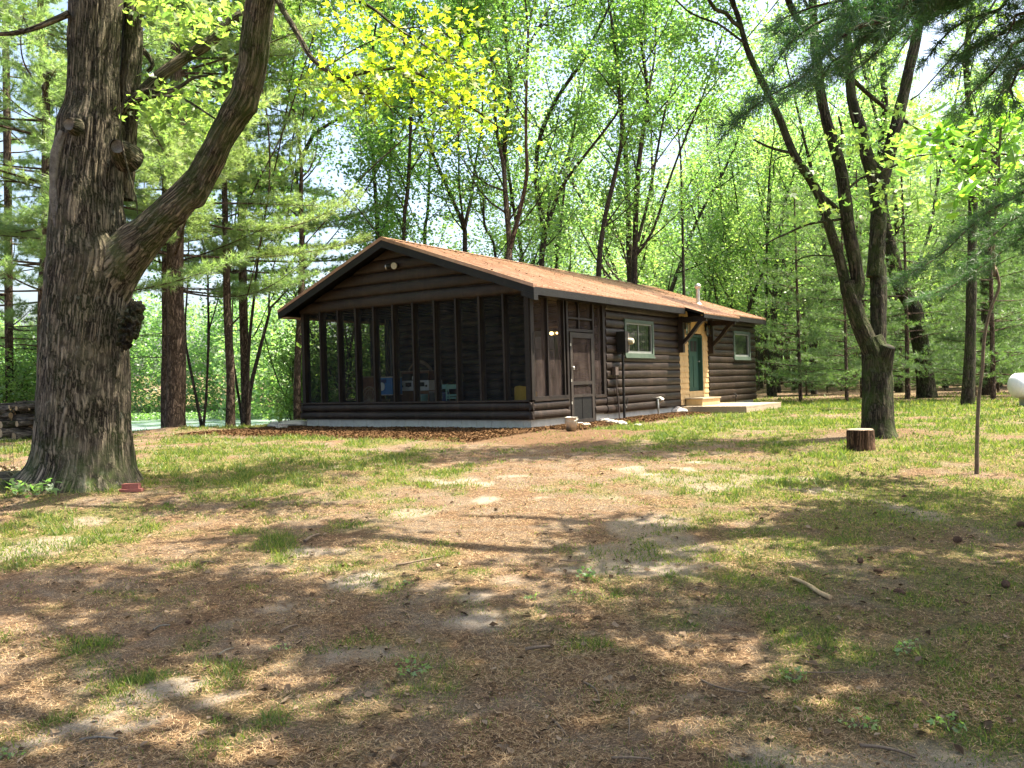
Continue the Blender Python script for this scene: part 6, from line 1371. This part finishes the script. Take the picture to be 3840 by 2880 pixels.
for a in (0.8, 2.4, 4.0, 5.5):
    A = Acc(); tube(A, [(.3+.15*math.cos(a), .15*math.sin(a), .35), (.3+.25*math.cos(a), .25*math.sin(a), 0)], [.014, .012], 8, 1); A.build('leg', M['black'], c, True)

HAZE = 0
if HAZE:
    A = Acc(); A.box(-300, 300, -70, 350, -6.5, 40); hz = A.build('haze', []); tag(hz, 'thin pale summer haze in the air', 'haze', kind='stuff')
    hm = bpy.data.materials.new('haze_air'); hm.use_nodes = True; hm.node_tree.nodes.clear(); ho = hm.node_tree.nodes.new('ShaderNodeOutputMaterial'); hv = hm.node_tree.nodes.new('ShaderNodeVolumePrincipled')
    hv.inputs['Density'].default_value = HAZE; hv.inputs['Color'].default_value = (.93, .97, 1.0, 1); hv.inputs['Anisotropy'].default_value = .3
    hm.node_tree.links.new(hv.outputs[0], ho.inputs['Volume']); hz.data.materials.append(hm)
# ------------------------------------------------------------------ light, sky, camera
SUN_AZ, SUN_EL = 80.0, 66.0
wd = bpy.data.worlds.new('World'); sc.world = wd; wd.use_nodes = True; nt = wd.node_tree; nt.nodes.clear()
bg = nt.nodes.new('ShaderNodeBackground'); sk = nt.nodes.new('ShaderNodeTexSky'); ow = nt.nodes.new('ShaderNodeOutputWorld')
sk.sky_type = 'NISHITA'; sk.sun_disc = False; sk.sun_elevation = math.radians(SUN_EL); sk.sun_rotation = math.radians(SUN_AZ); sk.dust_density = 5.0; sk.air_density = 1.0
bg.inputs[1].default_value = 0.108; nt.links.new(sk.outputs[0], bg.inputs[0]); nt.links.new(bg.outputs[0], ow.inputs[0])
sl = bpy.data.lights.new('sun', 'SUN'); sl.energy = 5.0; sl.angle = math.radians(0.53); sl.color = (1.0, .92, .75); so = bpy.data.objects.new('sun', sl); COL.objects.link(so)
az, el = math.radians(SUN_AZ), math.radians(SUN_EL); dv = Vector((math.sin(az)*math.cos(el), math.cos(az)*math.cos(el), math.sin(el))); so.rotation_euler = dv.to_track_quat('Z', 'Y').to_euler(); so.location = dv*60
cd = bpy.data.cameras.new('camera'); cam = bpy.data.objects.new('camera', cd); COL.objects.link(cam); cd.sensor_fit = 'HORIZONTAL'; cd.sensor_width = 36; cd.lens = 36*FPX/3840; cd.clip_end = 1500; cd.clip_start = .05
m = Matrix.Identity(4)
for r in range(3): m[r][0], m[r][1], m[r][2], m[r][3] = _R[r], _U[r], -_F[r], CAM[r]
cam.matrix_world = m; sc.camera = cam
sc.view_settings.view_transform = 'Standard'; sc.view_settings.look = 'None'; sc.view_settings.gamma = 1; sc.view_settings.exposure = 2.15
try:
    cy = sc.cycles; cy.max_bounces = 6; cy.diffuse_bounces = 4; cy.glossy_bounces = 2; cy.transmission_bounces = 3; cy.transparent_max_bounces = 8; cy.use_denoising = True; cy.caustics_reflective = False; cy.caustics_refractive = False
except Exception as ex: print(ex)
print('objects', len(bpy.data.objects), 'verts', sum(len(q.vertices) for q in bpy.data.meshes))
